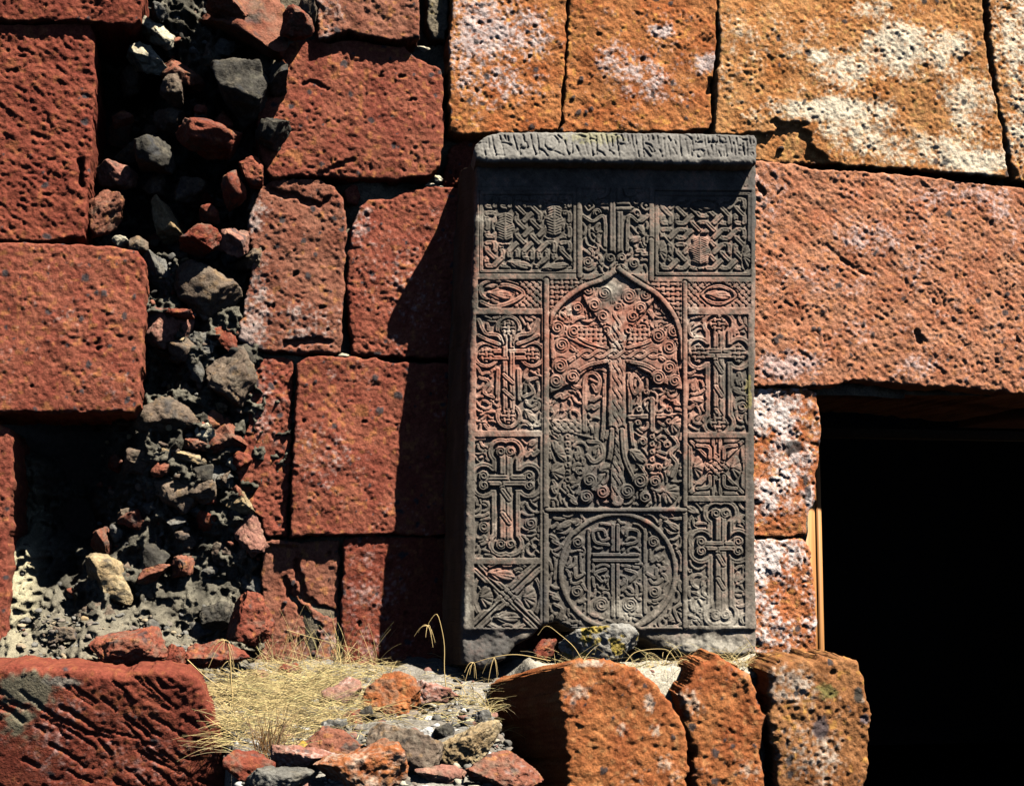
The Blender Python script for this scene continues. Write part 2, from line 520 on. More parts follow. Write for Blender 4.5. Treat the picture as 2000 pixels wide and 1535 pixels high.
def rock(name, px, py, w, h, pal, d, seed, rot=0.0, parent=None, dep=None, sub=4, wht=-1.0, on_ground=False, sharp=0.92, rough=1.5,
         lichen=None, dz=0.0):
    k = mpp(d)
    W, H = w*k, h*k
    D = dep if dep else 0.75*(W+H)/2
    v, f = rock_mesh((W, D, H), seed, rot, sub, sharp, rough)
    c = P(px, py, d)
    col = stone_color(v+seed*0.37, v[:, 0]*0, ROCKCOL[pal] if isinstance(pal, str) else pal, seed, np.full(len(v), wht))
    n3 = fbm(v+seed, 0.05, seed+12, 2)
    col = mix(col, col*0+np.array((0.06, 0.06, 0.062)), sstep(0.45, 0.6, n3+0.3*vnoise(v+seed, 0.012, seed))*0.7)
    du = fbm(v+seed, 0.045, seed+21, 3)+0.5*vnoise(v+seed, 0.010, seed+22)
    col = mix(col, np.array((0.20, 0.17, 0.125))[None], sstep(-0.1, 0.7, du)*0.5)
    if lichen is not None:
        m = fbm(v+seed, 0.05, seed+13, 3)
        col = mix(col, np.array(lichen)[None], sstep(0.12, 0.3, m)*0.85)
    wv = v+c+np.array([0, 0, dz])
    base = np.array([c[0], c[1], wv[:, 2].min()])
    return emit(name, wv, f, col, M_ROCK, parent, base if not parent else None)

# ------------------------------------------------------------------ ground
XL = P(960, 1300, 0.6)[0]        # left end of the ledge under the carved stone
XR = P(1692, 1300, 0.6)[0]       # right end of the ledge, then the sunken doorway
XB = P(446, 1500, 0.78)[0]       # right end of the big chiselled block
XM = P(1105, 1450, 0.93)[0]      # shaded corner of the block that ends the ledge
def ground_z(X, d):
    X = np.asarray(X, dtype=float); d = np.asarray(d, dtype=float)
    left = 1.275-0.14*d-0.065*d*d
    left = left + 0.05*sstep(-1.1, -1.9, X)*np.exp(-(d/0.7)**2)
    ledge = 1.285-0.02*d
    edge = XL+0.08+(XM+0.06-XL-0.08)*np.clip((d-0.46)/0.47, 0, 1)
    inl = sstep(0.02, 0.09, X-edge)*sstep(0.92, 0.80, d)
    z = left+(ledge-left)*inl
    z = z-0.34*sstep(P(950, 1400, 0.6)[0], P(1015, 1400, 0.6)[0], X)*(1-inl)*sstep(0.25, 0.5, d)
    cut = 0.60+0.68*sstep(XB-0.02, XB+0.04, X)-0.64*sstep(XM-0.02, XM+0.06, X)
    z = z-0.75*sstep(0, 0.16, d-cut)*(1-inl*0)
    t = sstep(XR-0.14, XR-0.06, X)
    z = z+(np.minimum(z, 0.30)-z)*t
    return np.maximum(z, 0.0)

_GD = np.linspace(2.2, -0.3, 260)
def ground_hit(px, py):
    r = ray(px, py)
    t = (-_GD-CAM[1])/r[1]
    pts = CAM[None]+r[None]*t[:, None]
    below = pts[:, 2] < ground_z(pts[:, 0], _GD)
    k = int(np.argmax(below)) if below.any() else len(_GD)-1
    return pts[k], float(_GD[k])

# ================================================================== THE WALL
wall = empty('ruined_wall', P(1000, 1290, 0.0)*np.array([1, 0, 0]))
tag(wall, 'ruined wall of red and orange tuff blocks with an open rubble core and a doorway', 'wall')
_bs = [0]
def B(poly, pal, **k):
    _bs[0] += 1
    k.setdefault('seed', 100+_bs[0]*7)
    return make_block(k.pop('name', 'stone_block'), poly, pal, parent=wall, **k)

# --- left pier
B([(-70, -70), (288, -70), (284, 10), (279, 40), (262, 53), (230, 49), (185, 41), (100, 42), (0, 41), (-70, 42)], DRED, d=0.17, thick=0.45, rough=1.2)
B([(-70, 46), (60, 46), (170, 46), (184, 60), (187, 150), (181, 300), (171, 400), (165, 462), (120, 470), (0, 470), (-70, 470)], DRED, d=0.14, thick=0.5, rough=1.35, pit=1.5,
  cracks=[([(158, 318), (156, 360)], 10, 0.03), ([(60, 262), (92, 268)], 9, 0.008)], streak=1.0)
B([(-70, 475), (100, 473), (220, 480), (268, 490), (284, 515), (285, 600), (276, 720), (275, 790), (262, 806), (150, 808), (0, 806), (-70, 806)], RED, d=0.20, thick=0.42,
  white=[(180, 590, 70, 50, 0.15)], pit=1.3, nclast=2.0, rnd=0.010)
B([(-70, 826), (0, 828), (18, 836), (26, 860), (24, 960), (14, 1080), (20, 1200), (15, 1260), (0, 1285), (-70, 1290)], RED, d=0.16, thick=0.45)
# --- middle ashlar
B([(565, 84), (600, 75), (650, 82), (690, 78), (790, 88), (815, 112), (862, 134), (869, 150), (867, 250), (863, 322), (840, 345), (770, 353), (690, 351), (620, 343), (530, 348), (518, 335), (506, 300), (500, 250), (505, 200), (530, 150), (545, 120), (555, 100)],
  RED, d=0.02, cracks=[([(590, 165), (615, 160), (640, 175)], 5, 0.010), ([(625, 338), (660, 325), (690, 312)], 7, 0.01)], nclast=1.3, rnd=0.009)
B([(612, -70), (818, -70), (820, 20), (821, 72), (800, 78), (760, 80), (700, 66), (680, 60), (660, 70), (622, 76), (620, 30)], BROWN, d=0.06, rough=1.5, white=[(640, 40, 30, 60, 0.5)], pit=1.3)
B([(832, -70), (834, 60), (845, 74), (868, 76), (876, 50), (879, -70)], GRYG, d=-0.02, rough=1.4)
B([(510, 362), (545, 350), (620, 346), (655, 364), (675, 390), (679, 430), (675, 520), (672, 600), (667, 690), (600, 692), (500, 688), (462, 662), (478, 590), (488, 540), (496, 500), (482, 455), (488, 420), (500, 385)], BROWN, d=0.0,
  rough=1.3, white=[(490, 420, 26, 40, 0.75), (500, 600, 30, 90, 0.75), (480, 660, 40, 30, 0.8), (580, 640, 60, 60, 0.36)], cracks=[([(530, 375), (580, 385), (620, 398), (640, 390)], 9, 0.02), ([(560, 672), (610, 665), (640, 668)], 9, 0.016)], nclast=2, pit=1.3, rnd=0.011)
B([(690, 432), (700, 402), (720, 388), (760, 385), (800, 372), (850, 360), (900, 366), (1150, 370), (1150, 700), (900, 702), (760, 697), (690, 690), (682, 640), (677, 520), (683, 470)], RED, d=0.0,
  white=[(700, 430, 25, 50, 0.6), (800, 550, 90, 120, 0.22)], nclast=1.4, rough=1.25, rnd=0.010)
B([(488, 705), (505, 698), (575, 698), (572, 800), (569, 900), (562, 1046), (520, 1050), (505, 1010), (470, 960), (460, 900), (485, 830), (480, 760)], RED, d=-0.015, white=[(520, 760, 40, 120, 0.36)], nclast=1.3, rough=1.4)
B([(578, 708), (600, 695), (660, 696), (740, 700), (765, 708), (880, 707), (1150, 706), (1150, 1046), (700, 1045), (640, 1046), (569, 1047), (570, 950), (576, 800)], RED, d=0.02, wbase=0.06,
  white=[(690, 735, 70, 35, 0.5), (660, 880, 90, 110, 0.2)], nclast=2.0, rnd=0.008, rough=1.15)
B([(514, 1054), (560, 1052), (600, 1060), (640, 1053), (665, 1056), (663, 1150), (660, 1230), (657, 1330), (480, 1330), (505, 1250), (512, 1180), (510, 1120)], BROWN, d=-0.02, rough=0.9,
  cracks=[([(578, 1095), (586, 1140), (592, 1165), (615, 1182), (655, 1200)], 9, 0.022), ([(557, 1128), (562, 1150), (580, 1180), (605, 1205), (625, 1225)], 8, 0.02)],
  spalls=[([(480, 1062), (585, 1062), (582, 1150), (600, 1200), (630, 1240), (600, 1340), (470, 1340)], 0.02)], white=[(560, 1260, 100, 70, 0.62), (545, 1150, 50, 70, 0.4)], wbase=0.12)
B([(669, 1062), (676, 1050), (700, 1047), (750, 1046), (880, 1050), (1150, 1050), (1150, 1360), (666, 1360), (667, 1200)], DRED, d=0.0, white=[(710, 1180, 60, 130, 0.36)], nclast=1.5, rnd=0.009)
B([(672, 372), (685, 360), (703, 362), (708, 385), (700, 400), (680, 396)], RED, d=-0.03, rough=1.2)
B([(872, 300), (885, 282), (905, 274), (960, 270), (1150, 270), (1150, 362), (900, 362), (868, 358)], DRED, d=-0.05, rough=1.8)
# --- right ashlar
B([(884, -70), (1112, -70), (1108, 30), (1104, 120), (1098, 200), (1092, 254), (1000, 262), (900, 262), (878, 256), (876, 130), (880, 40)], ORNG, d=0.035, wbase=0.08,
  white=[(960, 60, 75, 85, 0.62), (1020, 70, 70, 60, 0.55), (990, 150, 90, 60, 0.42), (910, 130, 35, 50, 0.4)], nclast=1.6, rough=1.15)
B([(1116, -70), (1404, -70), (1399, 40), (1396, 130), (1391, 160), (1389, 254), (1300, 258), (1098, 258), (1102, 200), (1108, 80)], ORNG, d=0.035, wbase=0.08,
  white=[(1200, 120, 110, 45, 0.42), (1260, 150, 90, 45, 0.42), (1380, 125, 28, 22, 0.85), (1290, 62, 22, 12, 0.9), (1320, 180, 70, 30, 0.4), (1130, 175, 30, 30, 0.45)], nclast=1.8, rough=1.0,
  cracks=[([(1390, 155), (1386, 180)], 8, 0.02)])
B([(1408, -70), (1918, -70), (1924, 60), (1938, 160), (1958, 260), (1972, 346), (1850, 338), (1720, 326), (1630, 322), (1588, 320), (1500, 314), (1398, 306), (1398, 200), (1403, 100)], OCHR, d=0.045, wbase=0.24,
  white=[(1740, 95, 70, 60, 0.79), (1660, 130, 55, 45, 0.73), (1640, 215, 120, 24, 0.97), (1700, 255, 110, 28, 0.62), (1860, 105, 50, 70, 0.59), (1780, 290, 150, 40, 0.75), (1900, 315, 90, 25, 0.86), (1600, 110, 22, 14, 0.99), (1890, 200, 60, 90, 0.56), (1700, 20, 60, 25, 0.66)],
  spalls=[([(1390, 262), (1512, 258), (1518, 246), (1568, 246), (1584, 262), (1590, 285), (1612, 302), (1628, 330), (1390, 330)], 0.022)], cracks=[([(1513, 240), (1540, 242), (1570, 244)], 8, 0.015)], pit=0.7, rough=1.05, nclast=0.9)
B([(1925, -70), (2090, -70), (2090, 366), (1984, 352), (1972, 300), (1948, 190), (1934, 80)], OCHR, d=0.04, wbase=0.25, white=[(1990, 60, 60, 120, 0.6), (1995, 250, 40, 120, 0.55)], rough=1.2)
B([(1156, 264), (1396, 264), (1396, 754), (1156, 754)], LINT, d=-0.02, step=0.012, nclast=0.2)
B([(1400, 312), (1480, 314), (1560, 320), (1590, 328), (1720, 336), (1850, 350), (2090, 374), (2090, 780), (1980, 768), (1900, 758), (1850, 756), (1760, 752), (1700, 744), (1665, 744), (1640, 752), (1600, 757), (1480, 753), (1400, 752)], LINT, d=0.034, wbase=0.12, thick=0.95, name='lintel',
  white=[(1530, 715, 75, 32, 0.95), (1500, 400, 40, 60, 0.55), (1690, 470, 80, 40, 0.42), (1620, 560, 120, 90, 0.36), (1650, 650, 90, 70, 0.36), (1900, 385, 110, 25, 0.6), (1980, 420, 50, 40, 0.5), (1750, 720, 90, 30, 0.38)],
  cracks=[([(1612, 478), (1640, 505), (1665, 520), (1700, 540)], 6, 0.007), ([(1480, 362), (1495, 378)], 6, 0.012), ([(1790, 650), (1800, 665)], 9, 0.02)], nclast=1.6, streak=1.1, rough=1.15)
B([(1156, 760), (1480, 758), (1578, 757), (1596, 766), (1600, 800), (1604, 850), (1602, 890), (1596, 930), (1592, 975), (1580, 1010), (1574, 1046), (1540, 1049), (1480, 1048), (1156, 1048)], JAMB, d=0.01, wbase=0.30, thick=0.18,
  white=[(1500, 800, 60, 60, 0.75), (1530, 900, 60, 80, 0.62), (1550, 785, 50, 40, 0.5), (1490, 980, 30, 60, 0.6), (1583, 985, 10, 40, 0.8)], lichen=[(1550, 873, 16, 13, (0.05, 0.05, 0.05), 1.3), (1573, 938, 5, 11, (0.06, 0.06, 0.06), 1.2), (1577, 962, 8, 12, (0.07, 0.065, 0.07), 1.2)], rough=1.4)
B([(1156, 1052), (1480, 1051), (1568, 1051), (1581, 1066), (1588, 1110), (1596, 1200), (1598, 1290), (1598, 1420), (1156, 1420)], JAMB, d=0.01, wbase=0.30, thick=0.18,
  white=[(1495, 1100, 35, 60, 0.9), (1530, 1080, 35, 40, 0.62), (1490, 1180, 35, 60, 0.7), (1490, 1260, 40, 40, 0.5), (1520, 1230, 30, 50, 0.42)], rough=1.4)
# --- mortar packed behind the joints
def sheet(name, px0, px1, py0, py1, dfun, colfun, mat, step=0.01, seed=3, amp=0.01, sc=0.03, parent=None, hole=None):
    a_, b_ = P(px0, py0, 0), P(px1, py1, 0)
    xs = np.arange(min(a_[0], b_[0]), max(a_[0], b_[0]), step); zs = np.arange(min(a_[2], b_[2]), max(a_[2], b_[2]), step)
    X, Z = np.meshgrid(xs, zs); sh = X.shape
    X = X.ravel(); Z = Z.ravel()
    pts = np.stack([X, X*0+seed, Z], 1)
    rel = np.stack([X, X*0, Z], 1)-CAM; dp = rel@FWD
    U = 1000+F*(rel@RGT)/dp; V = 767.5-F*(rel@UPV)/dp
    dd = dfun(U, V, pts)+amp*fbm(pts, sc, seed, 4, 0.6)
    vx = np.stack([X, -dd, Z], 1)
    idx = np.arange(len(X)).reshape(sh)
    fc = np.stack([idx[:-1, :-1], idx[:-1, 1:], idx[1:, 1:], idx[1:, :-1]], -1).reshape(-1, 4)
    if hole is not None:
        fc = fc[~hole(U, V)[fc].all(1)]
    return emit(name, *(lambda v, f, c: (v, f, c))(*compact(vx, fc, colfun(pts, U, V))), mat, parent)

def mortar_col(pts, U, V):
    n = fbm(pts, 0.04, 5, 3)
    return mix(np.array((0.13, 0.10, 0.07))[None], np.array((0.30, 0.25, 0.17))[None], np.clip(0.5+0.9*n, 0, 1))
sheet('mortar_bed', 512, 2100, -80, 1420, lambda U, V, p: -0.085+0.10*np.clip(fbm(p, 0.22, 19, 3), -0.5, 0.6), mortar_col, M_MORT, 0.014, 11, 0.012, 0.05, wall,
      hole=lambda U, V: (U > 1585) & (V > 765))

# --- rubble core of the wall (left of the ashlar)
CTRL = np.array([  # px, py, depth
    (300, -60, -0.02), (220, 30, -0.10), (340, 60, 0.02), (400, 90, 0.0), (215, 200, -0.30), (205, 330, -0.26), (260, 180, -0.20), (300, 240, -0.16),
    (370, 200, -0.06), (440, 260, -0.22), (350, 330, -0.20), (420, 330, -0.24), (480, 280, -0.16), (200, 440, -0.10), (270, 420, -0.26), (360, 420, -0.24), (440, 420, -0.12),
    (470, 540, -0.20), (310, 520, -0.02), (390, 530, -0.12), (320, 600, 0.03), (370, 660, 0.0), (400, 740, -0.02), (310, 740, -0.14), (330, 790, -0.04),
    (450, 640, -0.04), (470, 700, -0.05), (450, 800, -0.06), (400, 850, 0.02), (320, 880, 0.06), (370, 930, 0.05), (270, 920, -0.02), (440, 940, -0.04), (480, 860, -0.06),
    (60, 850, -0.30), (150, 880, -0.34), (220, 880, -0.20), (60, 1000, -0.22), (140, 1000, -0.30), (200, 980, -0.12), (45, 900, -0.10), (40, 1100, -0.02), (45, 1200, 0.06), (110, 1100, -0.14), (130, 1180, -0.02),
    (250, 1030, -0.04), (330, 1010, -0.02), (400, 1030, -0.08), (440, 1080, -0.10), (330, 1120, -0.12), (260, 1130, 0.0), (400, 1130, -0.12), (470, 1130, -0.12), (200, 1190, 0.06),
    (100, 1230, 0.18), (200, 1250, 0.22), (300, 1230, 0.12), (330, 1180, 0.0), (400, 1200, 0.02), (450, 1240, 0.06), (500, 1270, -0.06), (60, 1290, 0.30), (200, 1300, 0.32), (350, 1300, 0.22), (450, 1320, 0.22),
    (560, -60, -0.12), (560, 60, -0.14), (560, 300, -0.16), (560, 700, -0.16), (560, 1000, -0.16), (540, 1150, -0.2), (560, 1300, -0.2), (530, 1220, -0.16), (-60, 300, -0.3), (-60, 900, -0.3), (-60, 1250, 0.1), (-60, 0, -0.3), (120, 200, -0.3), (120, 600, -0.3), (200, 640, -0.2)], dtype=float)
def core_depth(U, V, pts=None):
    U = np.asarray(U, dtype=float); V = np.asarray(V, dtype=float)
    num = np.zeros(U.shape); den = np.zeros(U.shape)
    for (x, y, d) in CTRL:
        w = 1.0/(((U-x)**2+(V-y)**2)+250.0)**1.7
        num += w*d; den += w
    v = num/den
    return v
def core_deep(U, V, pts=None):
    v = core_depth(U, V)
    U = np.asarray(U, dtype=float); V = np.asarray(V, dtype=float)
    k = 0.80+1.0*np.maximum(sstep(560, 470, V), sstep(250, 200, U))
    return np.where(v < 0, v*k, v)-0.005
def core_col(pts, U, V):
    n = fbm(pts, 0.05, 25, 3); m = fbm(pts, 0.012, 26, 2)
    c = mix(np.array((0.060, 0.054, 0.042))[None], np.array((0.20, 0.18, 0.135))[None], np.clip(0.5+0.8*n+0.4*m, 0, 1))
    low = sstep(1130, 1260, V+40*n)
    c = mix(c, np.array((0.27, 0.235, 0.17))[None]*(1+0.3*m)[:, None], low*0.8)
    lit = np.exp(-(((U-42)/30)**2+((V-1080)/170)**2))  # sunlit mortar on the reveal, painted in as a pale patch
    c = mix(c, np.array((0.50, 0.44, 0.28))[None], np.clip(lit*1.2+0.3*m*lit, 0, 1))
    return c
def core_d(U, V, p):
    lumps = np.abs(fbm(p, 0.10, 33, 2))
    gr = fbm(p, 0.016, 34, 2)
    sh_ = np.abs(fbm(p, 0.035, 35, 3))
    return core_deep(U, V)+0.12*(0.35-lumps)+0.085*(0.3-sh_)+0.018*gr*(0.4+lumps*2)
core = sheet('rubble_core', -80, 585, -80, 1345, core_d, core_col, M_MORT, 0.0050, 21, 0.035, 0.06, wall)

_rs = [0]
def RS(px, py, w, h, pal, dd=0.03, rot=0, **k):
    _rs[0] += 1
    d = float(core_depth(np.array([px]), np.array([py]))[0])+dd+(0.07 if py < 530 else 0.0)
    dn = float(core_deep(np.array([px]), np.array([py]))[0])
    D = max(0.75*(w+h)/2*mpp(d), min((d-dn)*1.15, 1.6*(w+h)/2*mpp(d)))
    k.setdefault('dep', D)
    return rock('rubble_stone', px, py, w, h, pal, d-0.30*D, 500+_rs[0]*3, rot, core, **k)
for a_ in [
    (302, 66, 80, 42, 'pale', 0.03, 22), (290, 122, 90, 46, 'pale', 0.12, 22), (352, 150, 95, 48, 'brown', 0.06, 30), (338, 175, 46, 60, 'gbrown', 0.10, 10),
    (466, 178, 118, 122, 'dark', 0.17, 20), (536, 150, 54, 64, 'dark', 0.20, 10), (534, 258, 62, 66, 'dark', 0.20, 35),
    (495, 44, 180, 120, 'brown', 0.12, 28), (575, 50, 66, 60, 'red', 0.26, -15), (448, 20, 90, 60, 'brown', 0.12, 0), (600, 25, 36, 60, 'gbrown', 0.16, 0),
    (312, 26, 34, 34, 'grey', 0.06, 0), (238, 232, 42, 24, 'brown', 0.16, -25), (303, 308, 72, 92, 'dark', 0.20, -30), (288, 290, 46, 40, 'grey', 0.10, 0),
    (403, 272, 124, 60, 'red', 0.25, 12), (432, 244, 42, 42, 'red', 0.15, 40), (393, 228, 26, 22, 'grey', 0.08, 20), (392, 215, 26, 18, 'red', 0.08, 10),
    (227, 350, 76, 50, 'pink', 0.16, 14), (494, 336, 64, 56, 'red', 0.20, 35), (457, 366, 42, 72, 'red', 0.22, -15),
    (205, 424, 66, 92, 'brown', 0.10, 5), (326, 430, 50, 88, 'tan', 0.14, -15), (392, 470, 86, 54, 'dred', 0.18, -12), (455, 472, 72, 60, 'pink', 0.12, 25), (498, 505, 60, 60, 'gbrown', 0.10, 30),
    (234, 474, 38, 26, 'pale', 0.10, 0),
    (308, 535, 46, 96, 'grey', 0.05, -24), (400, 570, 128, 92, 'gbrown', 0.14, 24), (347, 610, 66, 18, 'red', 0.06, 14), (326, 645, 96, 78, 'pink', 0.04, 10),
    (392, 668, 54, 46, 'grey', 0.02, 30), (378, 712, 26, 90, 'grey', 0.04, -30), (452, 738, 96, 116, 'gbrown', 0.10, -10), (447, 668, 34, 76, 'dred', 0.05, -40), (482, 705, 30, 30, 'red', 0.05, 0),
    (332, 815, 118, 80, 'gbrown', 0.08, 12), (402, 848, 36, 42, 'pale', 0.03, -20), (440, 856, 80, 72, 'brown', 0.06, 25), (384, 868, 56, 22, 'brown', 0.03, 5), (356, 892, 92, 22, 'tan', 0.02, 12),
    (432, 796, 24, 18, 'tan', 0.04, 0), (452, 902, 26, 36, 'pale', 0.04, -20), (474, 900, 36, 36, 'red', 0.07, 0), (420, 925, 74, 50, 'grey', 0.03, 20), (344, 960, 120, 90, 'gbrown', 0.03, 0), (275, 900, 70, 50, 'gbrown', 0.03, 0),
    (232, 905, 40, 34, 'dred', 0.05, 0), (300, 960, 46, 40, 'dark', 0.05, 0), (390, 960, 60, 50, 'gbrown', 0.06, 0),
    (200, 1062, 42, 58, 'brown', 0.08, -10), (227, 1040, 24, 36, 'grey', 0.04, -15), (212, 1130, 112, 78, 'tan', 0.07, 28), (300, 1122, 66, 30, 'brown', 0.12, -14), (357, 1102, 50, 42, 'brown', 0.12, -20),
    (405, 1015, 40, 40, 'dred', 0.08, -20), (490, 1045, 58, 84, 'pink', 0.10, -15), (470, 980, 66, 44, 'tan', 0.06, 10), (345, 1022, 38, 24, 'grey', 0.05, 0), (257, 1066, 26, 24, 'grey', 0.04, 0),
    (458, 1008, 30, 30, 'dark', 0.05, 0), (430, 1080, 50, 40, 'gbrown', 0.05, 40), (490, 1140, 60, 50, 'grey', 0.04, -30), (450, 1110, 36, 46, 'dark', 0.05, 0),
    (424, 1204, 64, 56, 'dark', 0.10, -20), (300, 1222, 28, 26, 'grey', 0.05, 0), (390, 1235, 44, 34, 'grey', 0.06, 20), (190, 1195, 66, 36, 'gbrown', 0.02, 0), (120, 1240, 56, 30, 'gbrown', 0.02, 0),
    (250, 1005, 36, 26, 'gbrown', 0.04, 0), (300, 1055, 30, 24, 'dark', 0.04, 0), (360, 1060, 44, 30, 'gbrown', 0.04, 0), (290, 990, 26, 26, 'grey', 0.05, 0), (380, 1000, 30, 22, 'grey', 0.05, 0),
    (270, 480, 40, 34, 'gbrown', 0.10, 0), (300, 360, 44, 50, 'gbrown', 0.06, 0), (372, 380, 60, 50, 'gbrown', 0.06, 0), (250, 300, 50, 50, 'gbrown', 0.05, 0), (410, 420, 40, 40, 'dred', 0.08, 0),
    (260, 160, 50, 60, 'gbrown', 0.04, 0), (330, 240, 60, 50, 'gbrown', 0.06, 0), (500, 400, 34, 44, 'gbrown', 0.05, 20), (360, 760, 36, 50, 'gbrown', 0.03, 0), (300, 700, 50, 60, 'gbrown', 0.03, 10)]:
    RS(*a_[:5], dd=a_[5], rot=a_[6], sub=4 if a_[2] > 45 else 3)
rx = np.random.RandomState(44)
for k in range(90):
    px, py = rx.uniform(200, 500), rx.uniform(0, 1200)
    if 830 < py < 1180 and px < 240: continue
    w_ = rx.uniform(22, 58)
    _rs[0] += 1
    dq = float(core_deep(np.array([px]), np.array([py]))[0])+rx.uniform(-0.02, 0.06)
    rock('rubble_stone', px, py, w_, w_*rx.uniform(0.55, 0.95), ['gbrown', 'gbrown', 'dark', 'grey', 'brown', 'dred'][rx.randint(6)], dq, 1500+k, rx.uniform(-50, 50), core, sub=3)
# loose small bits stuck in the mortar
rr = np.random.RandomState(5)
pv, pf, pcx = [], [], []
nb = 0
for k in range(520):
    px, py = rr.uniform(190, 520), rr.uniform(0, 1280)
    if py > 830 and rr.rand() < 0.5: px = rr.uniform(40, 520)
    d = float(core_deep(np.array([px]), np.array([py]))[0])+rr.uniform(0.0, 0.04)
    s = rr.uniform(0.008, 0.026)
    v, f = rock_mesh((s*rr.uniform(0.8, 1.6), s, s*rr.uniform(0.6, 1.1)), 3000+k, rr.uniform(-60, 60), 2, 0.7, 0.6, 7)
    pal = ROCKCOL[rr.choice(['grey', 'gbrown', 'dark', 'brown', 'grey', 'tan', 'gbrown'])]
    c = np.array(pal['a'])+(np.array(pal['b'])-np.array(pal['a']))*rr.rand()
    pv.append(v+P(px, py, d)); pf.append(f+nb); pcx.append(np.tile(c, (len(v), 1))); nb += len(v)
o = emit('rubble_chips', np.concatenate(pv), np.concatenate(pf), np.concatenate(pcx), M_PEB, wall)
o['kind'] = 'stuff'

# small wedge stones in the joints
rock('wedge_stone', 826, 96, 26, 12, 'pale', 0.0, 901, 20, wall, sub=3)
rock('wedge_stone', 857, 350, 18, 16, 'pale', 0.0, 902, 0, wall, sub=3)
rock('wedge_stone', 601, 28, 12, 22, 'grey', 0.02, 903, 0, wall, sub=3)
rock('wedge_stone', 848, 364, 34, 14, 'pale', -0.02, 904, 0, wall, sub=3)
rock('wedge_stone', 676, 510, 8, 16, 'grey', -0.03, 905, 0, wall, sub=3)
rock('wedge_stone', 672, 694, 28, 12, 'pale', -0.02, 906, 0, wall, sub=3)

def box(name, lo, hi, col, mat, parent=None):
    (x0, y0, z0), (x1, y1, z1) = lo, hi
    v = np.array([(x, y, z) for x in (x0, x1) for y in (y0, y1) for z in (z0, z1)], dtype=float)
    f = np.array([(0, 1, 3, 2), (4, 6, 7, 5), (0, 4, 5, 1), (2, 3, 7, 6), (0, 2, 6, 4), (1, 5, 7, 3)])
    return emit(name, v, f, np.tile(np.array(col), (8, 1)), mat, parent, None, False)

DX0 = P(1598, 1000, 0)[0]; DX1 = DX0+2.0
DZ1 = P(1700, 756, 0)[2]-0.03
WX0, WX1 = P(-90, 700, 0)[0], 4.3
box('unseen_wall_core', (WX0, 0.42, 0.0), (DX0-0.05, 1.05, 4.6), (0.10, 0.08, 0.06), M_DARK, wall)  # unseen mass behind the stones, put in to stop light from behind
box('unseen_wall_core', (DX0-0.05+0.001, 0.96, DZ1+0.10), (DX1, 1.049, 4.599), (0.10, 0.08, 0.06), M_DARK, wall)
box('unseen_wall_core', (DX1+0.001, 0.02, 0.0), (WX1, 1.05, 4.6), (0.20, 0.08, 0.05), M_DARK, wall)
box('unseen_wall_core', (P(2096, 600, 0)[0], -0.02, DZ1-0.02), (DX1, 0.955, P(1000, -60, 0)[2]-0.003), (0.20, 0.08, 0.05), M_DARK, wall)  # unseen infill added beyond the lintel to block sun on the rail
box('unseen_wall_core', (P(560, 0, 0)[0], 0.19, P(1000, -60, 0)[2]), (DX1, 0.419, 4.6), (0.20, 0.08, 0.05), M_DARK, wall)

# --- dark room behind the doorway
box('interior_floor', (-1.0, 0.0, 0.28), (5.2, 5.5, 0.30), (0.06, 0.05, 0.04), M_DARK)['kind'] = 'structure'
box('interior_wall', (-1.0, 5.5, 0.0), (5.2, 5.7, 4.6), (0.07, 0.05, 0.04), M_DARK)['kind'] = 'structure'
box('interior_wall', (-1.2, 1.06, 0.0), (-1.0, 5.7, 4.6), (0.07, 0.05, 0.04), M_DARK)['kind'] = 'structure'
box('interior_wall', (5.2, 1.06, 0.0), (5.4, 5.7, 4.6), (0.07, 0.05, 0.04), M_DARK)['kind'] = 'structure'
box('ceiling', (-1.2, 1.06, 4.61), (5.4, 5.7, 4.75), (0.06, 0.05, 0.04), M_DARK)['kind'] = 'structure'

# --- wooden frame in the doorway
fr0 = P(1603, 1000, -0.20)[0]
frz = P(1700, 850, -0.20)[2]
df = empty('door_frame', (fr0-0.05, 0.20, 0.3))
tag(df, 'pale pine frame set back inside the dark doorway', 'door frame')
box('post', (fr0-0.10, 0.20, 0.30), (fr0-0.020, 0.26, frz-0.002), (1, 1, 1), M_WOOD, df)
box('post_bead', (fr0-0.0195, 0.195, 0.30), (fr0, 0.25, frz-0.002), (1, 1, 1), M_WOOD, df)
box('head_rail', (fr0-0.10, 0.30, frz), (DX1+0.06, 0.36, frz+0.035), (0.03, 0.02, 0.012), M_DARK, df)  # rail coloured nearly black to paint in the shade under the lintel
box('post', (DX1-0.03, 0.20, 0.30), (DX1+0.05, 0.26, frz-0.002), (1, 1, 1), M_WOOD, df)

exec_khachkar = True
# ================================================================== THE CARVED CROSS STONE
S = 1.2                                   # photo pixels per relief cell
KX0, KX1, KY0, KY1 = 892, 1494, 300, 1322
kx = np.arange(KX0, KX1, S); ky = np.arange(KY0, KY1, S)
GX, GY = np.meshgrid(kx, ky)
SH = GX.shape
GROUND = -0.0110
H = np.zeros(SH)
CLIP = np.ones(SH, dtype=bool)
USED = np.zeros(SH, dtype=bool)
PANEL = np.zeros(SH, dtype=np.int32)
CROSS = np.zeros(SH, dtype=bool)

def win(x0, x1, y0, y1):
    i0 = max(0, int((x0-KX0)/S)-1); i1 = min(SH[1], int((x1-KX0)/S)+2)
    j0 = max(0, int((y0-KY0)/S)-1); j1 = min(SH[0], int((y1-KY0)/S)+2)
    return (slice(j0, j1), slice(i0, i1))

